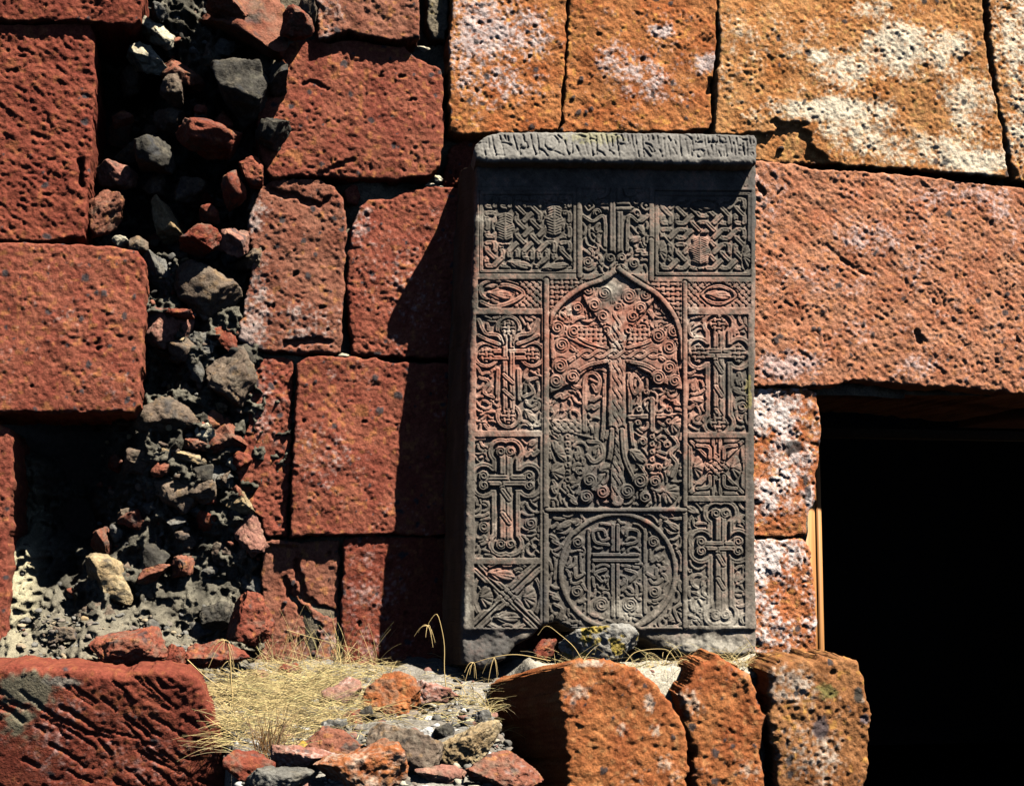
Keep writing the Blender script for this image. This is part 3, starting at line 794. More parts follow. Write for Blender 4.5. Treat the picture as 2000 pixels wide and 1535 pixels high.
def prof(q, kind, amp):
    q = np.clip(q, 0, 1)
    if kind == 1: return amp*(np.sqrt(np.maximum(1-q*q, 0))-1)
    if kind == 2: return amp*(np.sqrt(np.maximum(1-(2*q-1)**2, 0))-1)
    if kind == 3:
        a = np.abs(q)
        return amp*(np.sqrt(np.maximum(1-((3*a) % 2 - np.where(a < 1/3, 0, 1))**2, 0))-1) if False else amp*(np.abs(np.cos(1.5*math.pi*a))**0.6-1)
    return q*0

def band(pts, w, h=-0.0015, kind=2, gap=2.4, gh=None, caps=True, amp=0.0056, mark=True, gc=None):
    pts = np.asarray(pts, dtype=float)
    m = w/2+gap+2
    sl = win(pts[:, 0].min()-m, pts[:, 0].max()+m, pts[:, 1].min()-m, pts[:, 1].max()+m)
    x, y = GX[sl], GY[sl]
    if x.size == 0: return
    d2 = np.full(x.shape, 1e18); inner = np.ones(x.shape, dtype=bool)
    n = len(pts)-1
    for k in range(n):
        ax, ay = pts[k]; ex, ey = pts[k+1]-pts[k]
        tr = ((x-ax)*ex+(y-ay)*ey)/(ex*ex+ey*ey+1e-12)
        t = np.clip(tr, 0, 1)
        dd = (x-ax-t*ex)**2+(y-ay-t*ey)**2
        better = dd < d2
        d2 = np.where(better, dd, d2)
        if not caps:
            bad = ((k == 0) & (tr < -0.02)) | ((k == n-1) & (tr > 1.02))
            inner = np.where(better, ~bad, inner)
    d = np.sqrt(d2)
    c = CLIP[sl] & inner
    g = GROUND if gh is None else gh
    Hs = H[sl]
    mg = c & (d > w/2) & (d < w/2+gap)
    if gc is not None: mg &= np.hypot(x-gc[0], y-gc[1]) < gc[2]
    Hs[mg] = np.minimum(Hs[mg], g)
    mi = c & (d <= w/2)
    Hs[mi] = h+prof(d[mi]/(w/2), kind, amp)
    H[sl] = Hs
    if mark:
        u = USED[sl]; u[c & (d <= w/2+gap)] = True; USED[sl] = u

def curve(pts, w, n=7, **k):
    band(catmull(pts, n), w, **k)

def spiral(cx, cy, r, h=0.0, pitch=None, sense=1, ph=0.0, gap=2.5, gh=None, dome=0.002):
    sl = win(cx-r-5, cx+r+5, cy-r-5, cy+r+5)
    x, y = GX[sl], GY[sl]
    d = np.hypot(x-cx, y-cy); th = np.arctan2(y-cy, x-cx)*sense+ph
    pitch = pitch or max(4.6, r/2.4)
    u = (d/pitch-th/(2*math.pi)) % 1.0
    g = np.minimum(u, 1-u)*pitch
    Hs = H[sl]; c = CLIP[sl]
    v = GROUND if gh is None else gh
    m = c & (d > r) & (d < r+gap)
    Hs[m] = np.minimum(Hs[m], v)
    m = c & (d <= r)
    val = h+dome*(1-(d/r)**2)-0.0062*(1-sstep(0.4, 2.1, g))-0.0035*sstep(r-2.5, r, d)
    val = np.where(d < 2.0, h-0.009, val)
    Hs[m] = val[m]
    H[sl] = Hs
    u_ = USED[sl]; u_[c & (d < r+gap)] = True; USED[sl] = u_

def leaf(cx, cy, rx, ry, ang, n=9, h=-0.002, apex=-0.9, gap=2.5, amp=0.0055):
    m = max(rx, ry)+5
    sl = win(cx-m, cx+m, cy-m, cy+m)
    x, y = GX[sl]-cx, GY[sl]-cy
    c_, s_ = math.cos(R(ang)), math.sin(R(ang))
    u, v = x*c_+y*s_, -x*s_+y*c_
    e = np.sqrt((u/rx)**2+(v/ry)**2)
    th = np.arctan2(v, u-apex*rx)
    Hs = H[sl]; cl = CLIP[sl]
    mg = cl & (e > 1) & (e < 1+gap/min(rx, ry))
    Hs[mg] = np.minimum(Hs[mg], GROUND)
    mi = cl & (e <= 1)
    val = h-amp*(1-np.abs(np.sin(n*th*1.1)))-0.003*sstep(0.75, 1, e)
    val = np.where(np.abs(v) < 1.3, h, val)
    Hs[mi] = val[mi]; H[sl] = Hs
    u_ = USED[sl]; u_[cl & (e < 1.15)] = True; USED[sl] = u_

def palmette(cx, cy, rx, ry, n=13, h=-0.001):
    """Butterfly palm leaf: ribs fanning out of a central stem."""
    sl = win(cx-rx-6, cx+rx+6, cy-ry-6, cy+ry+6)
    x, y = GX[sl]-cx, GY[sl]-cy
    waist = 0.72+0.28*np.cos(y/ry*math.pi*1.0)**2
    e = np.maximum(np.abs(x)/(rx*waist), np.abs(y)/ry)
    e = np.sqrt((np.abs(x)/(rx*waist))**4+(np.abs(y)/ry)**4)**0.5
    Hs = H[sl]; cl = CLIP[sl]
    mg = cl & (e > 1) & (e < 1.22)
    Hs[mg] = GROUND
    t = (y+0.42*np.abs(x)*np.sign(y+0.2*ry))/(ry*2)*n
    val = h-0.0058*(1-np.abs(np.sin(math.pi*t)))-0.003*sstep(0.8, 1, e)
    val = np.where(np.abs(x) < 1.6, h, val)
    mi = cl & (e <= 1)
    Hs[mi] = val[mi]; H[sl] = Hs
    u_ = USED[sl]; u_[cl & (e < 1.22)] = True; USED[sl] = u_

def weave(mask, p=9.0, ang=45.0, w=0.66, h=-0.001, kind=2, ox=0, oy=0, amp=0.004):
    """Plaited bands passing over and under one another."""
    c_, s_ = math.cos(R(ang)), math.sin(R(ang))
    u = ((GX-ox)*c_+(GY-oy)*s_)/p; v = (-(GX-ox)*s_+(GY-oy)*c_)/p
    i, j = np.floor(u), np.floor(v)
    fu, fv = np.abs(u-i-0.5), np.abs(v-j-0.5)
    b = w/2
    A, Bm = fu < b, fv < b
    over = ((i+j) % 2) == 0
    hA = h+prof(fu/b, kind, amp); hB = h+prof(fv/b, kind, amp)
    out = np.full(SH, GROUND)
    # each band dips where it passes under
    dipA = 0.003*np.where(over, 0, 1); dipB = 0.003*np.where(over, 1, 0)
    out = np.where(A & ~Bm, hA-0.0008*(fv > 0.42), out)
    out = np.where(Bm & ~A, hB-0.0008*(fu > 0.42), out)
    out = np.where(A & Bm, np.where(over, hA, hB), out)
    e = 0.09
    out = np.where(A & ~Bm & ~over & (fv < b+e), GROUND*0.7, out)
    out = np.where(Bm & ~A & over & (fu < b+e), GROUND*0.7, out)
    m = mask & CLIP
    H[m] = out[m]; USED[m] = True

def knot(x0, x1, y0, y1, nx, ny, w, seed, pb=0.3, sym=True, kind=2):
    """Interlace with broken crossings (a mirror-curve knot)."""
    rr = random.Random(seed)
    ux, uy = (x1-x0)/(2*nx), (y1-y0)/(2*ny)
    def pt(i, j): return np.array([x0+i*ux, y0+j*uy])
    br = {}
    for i in range(1, 2*nx):
        for j in range(1, 2*ny):
            if (i+j) % 2 == 0: continue
            k = (min(i, 2*nx-i), j) if sym else (i, j)
            if k not in br:
                br[k] = rr.choice(['-', '|']) if rr.random() < pb else 'x'
    under, over, turns = [], [], []
    def C(i, j): return pt(i+0.5, j+0.5)          # centre of a cell
    for i in range(0, 2*nx+1):
        for j in range(0, 2*ny+1):
            if (i+j) % 2 == 0: continue
            q = pt(i, j)
            if i == 0: turns.append([C(0, j-1), q+(ux*0.42, -uy*0.35), q+(ux*0.42, uy*0.35), C(0, j)]); continue
            if i == 2*nx: turns.append([C(i-1, j-1), q+(-ux*0.42, -uy*0.35), q+(-ux*0.42, uy*0.35), C(i-1, j)]); continue
            if j == 0: turns.append([C(i-1, 0), q+(-ux*0.35, uy*0.42), q+(ux*0.35, uy*0.42), C(i, 0)]); continue
            if j == 2*ny: turns.append([C(i-1, j-1), q+(-ux*0.35, -uy*0.42), q+(ux*0.35, -uy*0.42), C(i, j-1)]); continue
            k = br[(min(i, 2*nx-i), j) if sym else (i, j)]
            a, b, c, d = C(i-1, j-1), C(i, j-1), C(i-1, j), C(i, j)
            if k == 'x':
                if i % 2: over.append([a, q, d]); under.append([c, q, b])
                else: over.append([c, q, b]); under.append([a, q, d])
            elif k == '-':
                turns.append([a, q+(-ux*0.35, -uy*0.42), q+(ux*0.35, -uy*0.42), b]); turns.append([c, q+(-ux*0.35, uy*0.42), q+(ux*0.35, uy*0.42), d])
            else:
                turns.append([a, q+(-ux*0.42, -uy*0.35), q+(-ux*0.42, uy*0.35), c]); turns.append([b, q+(ux*0.42, -uy*0.35), q+(ux*0.42, uy*0.35), d])
    ww = w
    for t in turns: band(catmull([t[0], (t[1]+t[2])/2*0.5+(t[1]*0.5+t[2]*0.5)*0.5, t[3]], 6) if False else catmull(t, 4), ww, h=-0.0012, kind=kind, gap=1.0, caps=True)
    for t in under: band(t, ww, h=-0.0016, kind=kind, gap=0.0, caps=True)
    for t in over: band(t, ww, h=-0.0010, kind=kind, gap=2.8, caps=True, gc=(t[1][0], t[1][1], w*1.05))

def rect_mask(x0, x1, y0, y1): return (GX >= x0) & (GX <= x1) & (GY >= y0) & (GY <= y1)

PN = [0]
def panel(x0, x1, y0, y1, poly=None):
    """Sink a panel into the face and make it the region that the carving is clipped to."""
    global CLIP
    PN[0] += 1
    m = rect_mask(x0, x1, y0, y1) if poly is None else (poly_sdf(GX, GY, poly) > 0)
    H[m] = GROUND
    PANEL[m] = PN[0]
    CLIP = m
    USED[m] = False
    return m

def flow(x0, x1, y0, y1, seed, n=150, w=5.5, h=-0.002, L=46):
    """Curling stems that run through what is still empty of the panel."""
    rr = np.random.RandomState(seed+5000)
    def free(x, y):
        i, j = int((x-KX0)/S), int((y-KY0)/S)
        return 0 <= i < SH[1] and 0 <= j < SH[0] and CLIP[j, i] and not USED[j, i]
    for _ in range(n):
        x, y = rr.uniform(x0, x1), rr.uniform(y0, y1)
        if not free(x, y): continue
        th = rr.uniform(0, 6.28); k = rr.choice([-1, 1])*rr.uniform(0.015, 0.10); dk = rr.uniform(-0.004, 0.006)
        pts = [(x, y)]
        while len(pts) < L/2:
            th += k*2; k += dk*np.sign(k)
            x += 2*math.cos(th); y += 2*math.sin(th)
            if not free(x, y): break
            pts.append((x, y))
        if len(pts) < 7: continue
        band(pts[::2]+[pts[-1]], w*rr.uniform(0.9, 1.6), h=h-0.0015*rr.rand(), kind=2, gap=1.15)

def filler(x0, x1, y0, y1, seed, rmin=6, rmax=13, n=500, h=-0.002):
    area = (x1-x0)*(y1-y0)
    filler0(x0, x1, y0, y1, seed, max(rmax-3, 7), rmax, max(30, int(area/450)), h)
    flow(x0, x1, y0, y1, seed, int(area/18), 4.5, h)
    filler0(x0, x1, y0, y1, seed+1, rmin-1, rmin+3, n, h)

def filler0(x0, x1, y0, y1, seed, rmin=6, rmax=13, n=500, h=-0.002):
    """Scrolls and leaves that fill what is still empty of the current panel, tied by stems."""
    rr = np.random.RandomState(seed)
    pl = []
    for _ in range(n):
        x, y = rr.uniform(x0, x1), rr.uniform(y0, y1)
        i, j = int((x-KX0)/S), int((y-KY0)/S)
        if not (0 <= i < SH[1] and 0 <= j < SH[0]) or not CLIP[j, i]: continue
        for r in np.linspace(rmax, rmin, 5):
            sl = win(x-r, x+r, y-r, y+r)
            dm = np.hypot(GX[sl]-x, GY[sl]-y) < r
            if (USED[sl] & dm).any() or not CLIP[sl][dm].all(): continue
            if any(math.hypot(x-a, y-b) < r+c+1.0 for a, b, c in pl): continue
            pl.append((x, y, r)); break
    for k, (x, y, r) in enumerate(pl):
        ds = sorted((math.hypot(x-a, y-b), q) for q, (a, b, c) in enumerate(pl) if q != k)[:2]
        for dd, q in ds:
            if dd < 3.2*rmax:
                a, b, _ = pl[q]
                mx_, my_ = (x+a)/2+(y-b)*0.25, (y+b)/2-(x-a)*0.25
                curve([(x, y), (mx_, my_), (a, b)], 5.5, h=h-0.001, kind=2, gap=1.2, amp=0.004, mark=False)
    for k, (x, y, r) in enumerate(pl):
        t = rr.rand()
        if t < 0.22: spiral(x, y, r, h, sense=rr.choice([-1, 1]), ph=rr.uniform(0, 6))
        elif t < 0.62: leaf(x, y, r*1.2, r*0.72, rr.uniform(0, 360), n=rr.randint(4, 8), h=h)
        else:
            a = rr.uniform(0, 6.28)
            curve([(x+r*math.cos(a), y+r*math.sin(a)), (x+0.3*r*math.cos(a+1.4), y+0.3*r*math.sin(a+1.4)), (x+0.3*r*math.cos(a-1.8), y+0.3*r*math.sin(a-1.8)), (x-r*math.cos(a), y-r*math.sin(a))], r*0.8, h=h, kind=2, gap=1.5)
            u = win(x-r, x+r, y-r, y+r); USED[u] = True

def cross_field(cx, cy, top, bot, lft, rgt, w, lobes, r):
    """Signed distance (positive inside) of a cross with round lobes at the four ends."""
    def bx(x0, x1, y0, y1):
        return np.minimum(np.minimum(GX-x0, x1-GX), np.minimum(GY-y0, y1-GY))
    f = np.maximum(bx(cx-w, cx+w, top, bot), bx(lft, rgt, cy-w*0.9, cy+w*0.9))
    for (x, y) in lobes:
        f = np.maximum(f, r-np.hypot(GX-x, GY-y))
    return f

def lobed_cross(cx, cy, top, bot, lft, rgt, w, r, braid=True, arms=True, outline=True):
    k = r*0.86
    lobes = [(cx-k, top), (cx+k, top), (cx-k, bot), (cx+k, bot), (lft, cy-k), (lft, cy+k), (rgt, cy-k), (rgt, cy+k)]
    f = cross_field(cx, cy, top, bot, lft, rgt, w, lobes, r)
    c = CLIP
    if outline:
        o = -f
        m = c & (o > 5.5) & (o < 15.5)
        H[m] = -0.0015+prof(np.abs(o[m]-10.5)/5.0, 2, 0.0048)
        USED[c & (o < 17)] = True
        m = c & (o > 0) & (o <= 5.5); H[m] = GROUND-0.002
        m = c & (o >= 15.5) & (o < 17.5); H[m] = GROUND
    m = c & (f >= 0)
    H[m] = 0.0005-0.0035*(1-sstep(0, 2.2, f[m]))
    CROSS[m & (f > 1)] = True
    USED[m] = True
    # twin ribs along the bars
    for (pts, ww) in (([(cx-w*0.5, top), (cx-w*0.5, bot)], w*0.86), ([(cx+w*0.5, top), (cx+w*0.5, bot)], w*0.86)):
        band(pts, ww, h=0.0012, kind=2, gap=1.4, gh=-0.006, amp=0.004)
    for yy in (cy-w*0.45, cy+w*0.45):
        band([(lft, yy), (cx-w, yy)], w*0.8, h=0.0012, kind=2, gap=1.4, gh=-0.006, amp=0.004)
        band([(rgt, yy), (cx+w, yy)], w*0.8, h=0.0012, kind=2, gap=1.4, gh=-0.006, amp=0.004)
    band([(cx-w-4, cy-w*0.45), (cx+w*0.1, cy-w*0.45)], w*0.8, h=0.0016, kind=2, gap=1.4, gh=-0.006, caps=False)
    band([(cx-w*0.1, cy+w*0.45), (cx+w+4, cy+w*0.45)], w*0.8, h=0.0016, kind=2, gap=1.4, gh=-0.006, caps=False)
    if braid:
        for yb in np.arange(cy+28, bot-14, 46):
            band([(cx-w*0.5, yb-9), (cx+w*0.5, yb+9)], w*0.8, h=0.002, kind=2, gap=1.4, gh=-0.006)
    for n_, (x, y) in enumerate(lobes):
        spiral(x, y, r*0.98, 0.001, pitch=4.6, sense=1 if n_ % 2 else -1, gap=0)

# --- top band hidden under the cornice
panel(938, 1124, 322, 366)
knot(938, 1124, 322, 366, 9, 2, 8.5, 5, 0.25)
panel(1140, 1462, 322, 366)
knot(1140, 1462, 322, 366, 15, 2, 8.5, 6, 0.25)
# --- upper left: interlace with two palm leaves
panel(936, 1127, 372, 534)
band([(940, 376), (1123, 376), (1123, 530), (940, 530), (940, 376)], 7, kind=2, gap=2)
knot(944, 1119, 380, 526, 6, 5, 10.0, 14, 0.32)
palmette(987, 442, 19, 27, 11); palmette(1083, 430, 18, 29, 11)
leaf(1015, 516, 24, 9, 12, 8); leaf(1085, 520, 26, 8, -8, 9)
# --- upper centre: small cross
panel(1138, 1268, 366, 534)
f_ = cross_field(1203, 402, 360, 500, 1158, 1248, 14, [(1165, 392), (1165, 413), (1243, 392), (1243, 413), (1150, 402), (1258, 402)], 9)
m_ = CLIP & (f_ >= 0); H[m_] = -0.0005-0.003*(1-sstep(0, 2, f_[m_])); CROSS[m_] = True; USED[CLIP & (f_ > -6)] = True
for xx in (1196, 1211): band([(xx, 360), (xx, 500)], 12, h=0.001, kind=2, gap=1.4, gh=-0.007)
for yy in (397, 408): band([(1160, yy), (1248, yy)], 8, h=0.0006, kind=1, gap=1.2, gh=-0.007)
band([(1196, 392), (1196, 414)], 12, h=0.0015, kind=2, gap=1.4, gh=-0.007, caps=False)
for (x, y, s_) in ((1164, 391, 1), (1167, 415, -1), (1242, 393, -1), (1243, 417, 1), (1193, 503, 1), (1215, 503, -1)): spiral(x, y, 9.5, 0.0005, 4.4, s_)
curve([(1142, 402), (1150, 393), (1160, 402), (1150, 411), (1142, 402)], 5, h=-0.001, kind=1)
curve([(1272, 402), (1262, 393), (1252, 402), (1262, 411), (1272, 402)], 5, h=-0.001, kind=1)
curve([(1140, 422), (1158, 432), (1180, 424), (1182, 480)], 8, kind=2); curve([(1266, 422), (1248, 434), (1228, 424), (1225, 488)], 8, kind=2)
curve([(1172, 385), (1185, 378), (1188, 366)], 8, kind=2); curve([(1220, 366), (1226, 380), (1240, 378)], 8, kind=2)
filler(1140, 1266, 370, 532, 21, 5, 11, 700)
# --- upper right: interlace with palm leaf
panel(1278, 1468, 372, 540)
band([(1283, 378), (1464, 378), (1464, 535), (1283, 535), (1283, 378)], 7, kind=2, gap=2)
knot(1288, 1460, 384, 530, 6, 5, 10.0, 37, 0.30)
palmette(1368, 488, 21, 27, 13)
leaf(1460, 500, 8, 22, 0, 6); leaf(1295, 490, 8, 20, 0, 6); leaf(1376, 402, 22, 9, 0, 8)
# --- left column 1: leaf loop and plait
panel(934, 1060, 547, 602)
weave(rect_mask(1006, 1058, 549, 600), 9.5, 45, 0.68)
curve([(1010, 556), (980, 549), (945, 553), (938, 570), (948, 583), (960, 578)], 8, kind=2)
curve([(940, 590), (965, 599), (1000, 590), (1022, 574), (1008, 562), (985, 557), (962, 564)], 9, kind=2)
leaf(975, 575, 24, 11, 8, 9, apex=-1.0); leaf(960, 559, 12, 5, -12, 5)
filler(936, 1056, 549, 600, 31, 4, 7, 250)
# --- left column 2: braided cross
panel(930, 1058, 615, 841)
cx_, cy_ = 993, 692
for (x, y, r_) in ((993, 640, 22), (950, 692, 23), (1040, 692, 23), (993, 812, 22)):
    th = np.linspace(0, 2*math.pi, 40)
    band(np.stack([x+r_*np.cos(th), y+r_*np.sin(th)], 1), 8, kind=2, gap=2.5)
    USED[np.hypot(GX-x, GY-y) < r_+5] = True
for xx in (986.5, 1000): band([(xx, 632), (xx, 818)], 10, h=0.0, kind=2, gap=2, gh=-0.009)
for yy in (686, 699): band([(942, yy), (1048, yy)], 9, h=-0.0004, kind=2, gap=2, gh=-0.009)
for (xx, yy) in ((986.5, 686), (1000, 699)): band([(xx, yy-10), (xx, yy+10)], 10, h=0.0012, kind=2, gap=2, gh=-0.009, caps=False)
for (x, y) in ((993, 640), (950, 692), (1040, 692), (993, 812)):
    weave((np.hypot(GX-x, GY-y) < 15), 8.0, 0, 0.7, 0.0, 1, x-12, y-12)
for yb in (740, 770): band([(984, yb-8), (1002, yb+8)], 8, h=0.001, kind=2, gap=1.5, gh=-0.008)
CROSS[CLIP & ((np.abs(GX-993) < 13) & (GY > 625) & (GY < 826) | (np.abs(GY-692) < 12) & (GX > 940) & (GX < 1052))] = True
for s_ in (-1, 1):
    curve([(993+s_*20, 722), (993+s_*22, 780)], 9, kind=2)
    curve([(993+s_*58, 625), (993+s_*45, 650), (993+s_*20, 655), (993+s_*12, 670)], 9, kind=2)
    curve([(993+s_*58, 655), (993+s_*40, 664), (993+s_*18, 672)], 8, kind=2)
    curve([(993+s_*55, 738), (993+s_*38, 745), (993+s_*48, 765), (993+s_*30, 775)], 8, kind=2)
filler(932, 1056, 617, 839, 41, 5, 13, 900)
# --- left column 3: cross with round lobes
panel(928, 1055, 854, 1089)
lobed_cross(988, 938, 881, 1062, 945, 1034, 13, 11)
filler(930, 1054, 856, 1088, 51, 5, 12, 900)
# --- left column 4: diagonal cross
panel(926, 1055, 1102, 1226)
th = np.linspace(0, 2*math.pi, 60)
band(np.stack([990+66*np.cos(th), 1163+66*np.sin(th)], 1), 8, kind=2)
for (a1, b1) in (((932, 1108), (1050, 1222)), ((1050, 1106), (930, 1222))):
    n_ = np.array([-(b1[1]-a1[1]), b1[0]-a1[0]], dtype=float); n_ /= np.linalg.norm(n_)
    for k_ in (-7, 7):
        band([np.array(a1)+n_*k_, np.array(b1)+n_*k_], 11, h=0.0, kind=2, gap=2.5, gh=-0.012)
weave((np.abs(GX-990)+np.abs(GY-1164) < 22), 10, 45, 0.7, 0.0008)
CROSS[CLIP & ((np.abs((GX-990)-(GY-1164)) < 16) | (np.abs((GX-990)+(GY-1164)) < 16))] = True
leaf(980, 1122, 26, 12, 10, 7); leaf(950, 1165, 13, 22, 0, 6); leaf(1034, 1165, 13, 22, 0, 6); leaf(990, 1205, 26, 12, 0, 7)
filler(928, 1054, 1104, 1224, 61, 4, 9, 500)
# --- right column 1: plait round a leaf eye
panel(1344, 1467, 551, 601)
weave(rect_mask(1344, 1467, 551, 601), 9.5, 45, 0.68)
curve([(1372, 576), (1390, 562), (1412, 560), (1436, 576), (1412, 592), (1388, 590), (1372, 576)], 8, kind=2)
leaf(1404, 576, 24, 10, 4, 8, apex=-1.0)
# --- right column 2: cross with knotted ends
panel(1343, 1462, 615, 844)
lobed_cross(1404, 690, 632, 826, 1364, 1444, 11.5, 10)
for (x, y) in ((1404, 633), (1365, 690), (1443, 690), (1404, 826)):
    weave((np.abs(GX-x)+np.abs(GY-y) < 21), 8.4, 0, 0.7, 0.002, 1, x-12.6, y-12.6)
filler(1345, 1460, 617, 842, 71, 5, 12, 900)
# --- right column 3: square interlace crossed by diagonals
panel(1343, 1456, 856, 968)
band([(1348, 861), (1451, 861), (1451, 963), (1348, 963), (1348, 861)], 8, kind=2)
for xx in (1393, 1407): band([(xx, 860), (xx, 964)], 8, kind=2, gap=2)
weave((np.abs(GX-1400)+np.abs(GY-912) < 28), 9.5, 45, 0.68)
for (a1, b1) in (((1350, 863), (1388, 900)), ((1450, 863), (1412, 900)), ((1412, 924), (1450, 962)), ((1388, 924), (1350, 962))):
    band([a1, b1], 8, h=0, kind=2)
curve([(1362, 870), (1385, 874), (1386, 895)], 8, kind=2); curve([(1438, 870), (1416, 874), (1414, 895)], 8, kind=2)
curve([(1362, 954), (1385, 950), (1386, 930)], 8, kind=2); curve([(1438, 954), (1416, 950), (1414, 930)], 8, kind=2)
leaf(1364, 912, 10, 22, 0, 6); leaf(1438, 912, 10, 22, 0, 6)
filler(1345, 1454, 858, 966, 81, 4, 8, 400)
# --- right column 4: cross with round lobes
panel(1343, 1456, 980, 1222)
lobed_cross(1408, 1066, 1002, 1200, 1370, 1442, 11, 11)
filler(1345, 1454, 982, 1220, 91, 5, 12, 900)
# --- spandrels of the arch: basket weave
ARCH_L = catmull([(1066, 668), (1069, 640), (1084, 607), (1110, 580), (1140, 560), (1170, 549), (1192, 537), (1208, 522)], 8)
ARCH_R = catmull([(1209, 526), (1226, 539), (1252, 556), (1281, 574), (1305, 600), (1322, 630), (1331, 665), (1333, 700)], 8)
panel(0, 0, 0, 0, [(1073, 547), (1150, 547), (1130, 560), (1104, 580), (1082, 604), (1073, 622)])
weave(CLIP, 9.6, 0, 0.62, -0.001, 0, 1073, 547)
panel(0, 0, 0, 0, [(1262, 551), (1333, 551), (1333, 632), (1318, 612), (1296, 582)])
weave(CLIP, 9.6, 0, 0.62, -0.001, 0, 1262, 551)
# --- niche with the great cross
niche = [tuple(p) for p in ARCH_L]+[tuple(p) for p in ARCH_R]+[(1333, 990), (1068, 990)]
panel(0, 0, 0, 0, niche)
NPAN = PN[0]
H[CLIP] = -0.013+0.003*sstep(760, 600, GY[CLIP])
xpoly = catmull([(1187, 682), (1182, 642), (1160, 612), (1138, 580), (1160, 562), (1188, 566), (1207, 592), (1228, 570), (1262, 562), (1278, 582), (1255, 615), (1230, 645), (1222, 682),
         (1260, 668), (1288, 645), (1312, 632), (1328, 655), (1322, 690), (1326, 725), (1332, 762), (1292, 746), (1258, 726), (1223, 712), (1222, 800), (1220, 880), (1218, 930), (1217, 984), (1194, 984), (1192, 930), (1190, 880), (1187, 800), (1187, 712), (1150, 724), (1125, 742), (1100, 756), (1068, 770), (1078, 725), (1074, 690), (1076, 650), (1100, 632), (1120, 655), (1150, 670)], 4, True)
fx = poly_sdf(GX, GY, xpoly)
CLIP = PANEL == NPAN
m_ = CLIP & (fx > 0)
H[m_] = 0.005-0.003*(1-sstep(0, 3, fx[m_]))
m_ = CLIP & (fx > 3.2) & (fx < 10); H[m_] = 0.0055+prof(np.abs(fx[m_]-6.6)/3.4, 2, 0.0045)
m_ = CLIP & (fx >= 10) ; H[m_] = np.minimum(H[m_], 0.0005)
CROSS[CLIP & (fx > 0)] = True
USED[CLIP & (fx > -3)] = False
GH = -0.002
# twisted cords along arms and shaft
def braid(p0, p1, wav, amp_, w=7, h=0.005):
    p0, p1 = np.array(p0, float), np.array(p1, float)
    L = np.linalg.norm(p1-p0); t = (p1-p0)/L; n = np.array([-t[1], t[0]])
    for sgn in (1, -1):
        s = np.arange(0, L, 3.0)
        seg = [p0+t*k+n*amp_*sgn*math.cos(math.pi*k/wav) for k in s]
        band(seg, w, h=h-0.0008, kind=2, gap=1.2, gh=GH)
    k = 0
    q = wav/2
    while q < L:
        sgn = 1 if k % 2 == 0 else -1
        s = np.arange(max(0, q-wav*0.42), min(L, q+wav*0.42), 2.0)
        if len(s) > 1:
            band([p0+t*a+n*amp_*sgn*math.cos(math.pi*a/wav) for a in s], w, h=h, kind=2, gap=1.6, gh=GH, caps=False)
        q += wav; k += 1
braid((1205, 588), (1205, 965), 24, 6, 6.5)
braid((1120, 692), (1292, 692), 26, 7)
for s_ in (-1, 1):
    curve([(1205+s_*8, 665), (1205+s_*30, 630), (1205+s_*45, 605)], 9, h=0.005, kind=2, gap=2, gh=GH)
    curve([(1205+s_*85, 684), (1205+s_*105, 668), (1205+s_*118, 660)], 9, h=0.005, kind=2, gap=2, gh=GH)
    curve([(1205+s_*85, 700), (1205+s_*105, 715), (1205+s_*112, 730)], 9, h=0.005, kind=2, gap=2, gh=GH)
    curve([(1205+s_*20, 680), (1205+s_*60, 668), (1205+s_*92, 645)], 8, h=0.005, kind=2, gap=2, gh=GH)
    curve([(1205+s_*20, 706), (1205+s_*60, 716), (1205+s_*96, 742)], 8, h=0.005, kind=2, gap=2, gh=GH)
    curve([(1205+s_*10, 840), (1205+s_*14, 890), (1205+s_*28, 925), (1205+s_*46, 955)], 10, h=0.003, kind=2, gap=2.4)
    curve([(1205+s_*24, 730), (1205+s_*27, 830), (1205+s_*36, 890), (1205+s_*56, 925)], 8, h=-0.001, kind=2, gap=2.4)
for (x, y, r_, s_) in ((1181, 573, 15, 1), (1229, 579, 15, -1), (1262, 576, 12, 1), (1161, 596, 14, -1), (1250, 602, 13, 1), (1151, 566, 12, 1),
                       (1178, 618, 12, -1), (1236, 618, 12, 1), (1184, 645, 9, 1), (1227, 645, 9, -1), (1207, 600, 9, 1), (1089, 640, 14, 1), (1121, 647, 13, -1), (1097, 674, 15, 1), (1094, 715, 15, -1), (1118, 736, 14, 1), (1086, 744, 14, -1),
                       (1286, 656, 15, -1), (1316, 648, 13, 1), (1307, 678, 14, -1), (1307, 718, 14, 1), (1286, 738, 15, -1), (1318, 744, 13, 1),
                       (1151, 938, 14, 1), (1177, 960, 14, -1), (1145, 970, 14, 1), (1225, 959, 15, 1), (1250, 939, 15, -1), (1260, 971, 12, 1)):
    spiral(x, y, r_, 0.004, 5.2, s_, gap=2.5, gh=GH)
    CROSS[CLIP & (np.hypot(GX-x, GY-y) < r_)] = True
USED[CLIP & (fx > -2)] = True
USED[(PANEL == NPAN) & (GY < 600) & (np.abs(GX-1207) < 42)] = True       # worn plain patch under the apex
# basket work between the upper arms
weave(CLIP & (fx < -3) & (GX > 1128) & (GX < 1186) & (GY > 636) & (GY < 676), 9.4, 0, 0.62, -0.003, 0, 1140, 630)
weave(CLIP & (fx < -3) & (GX > 1226) & (GX < 1270) & (GY > 634) & (GY < 672), 9.4, 0, 0.62, -0.003, 0, 1226, 630)
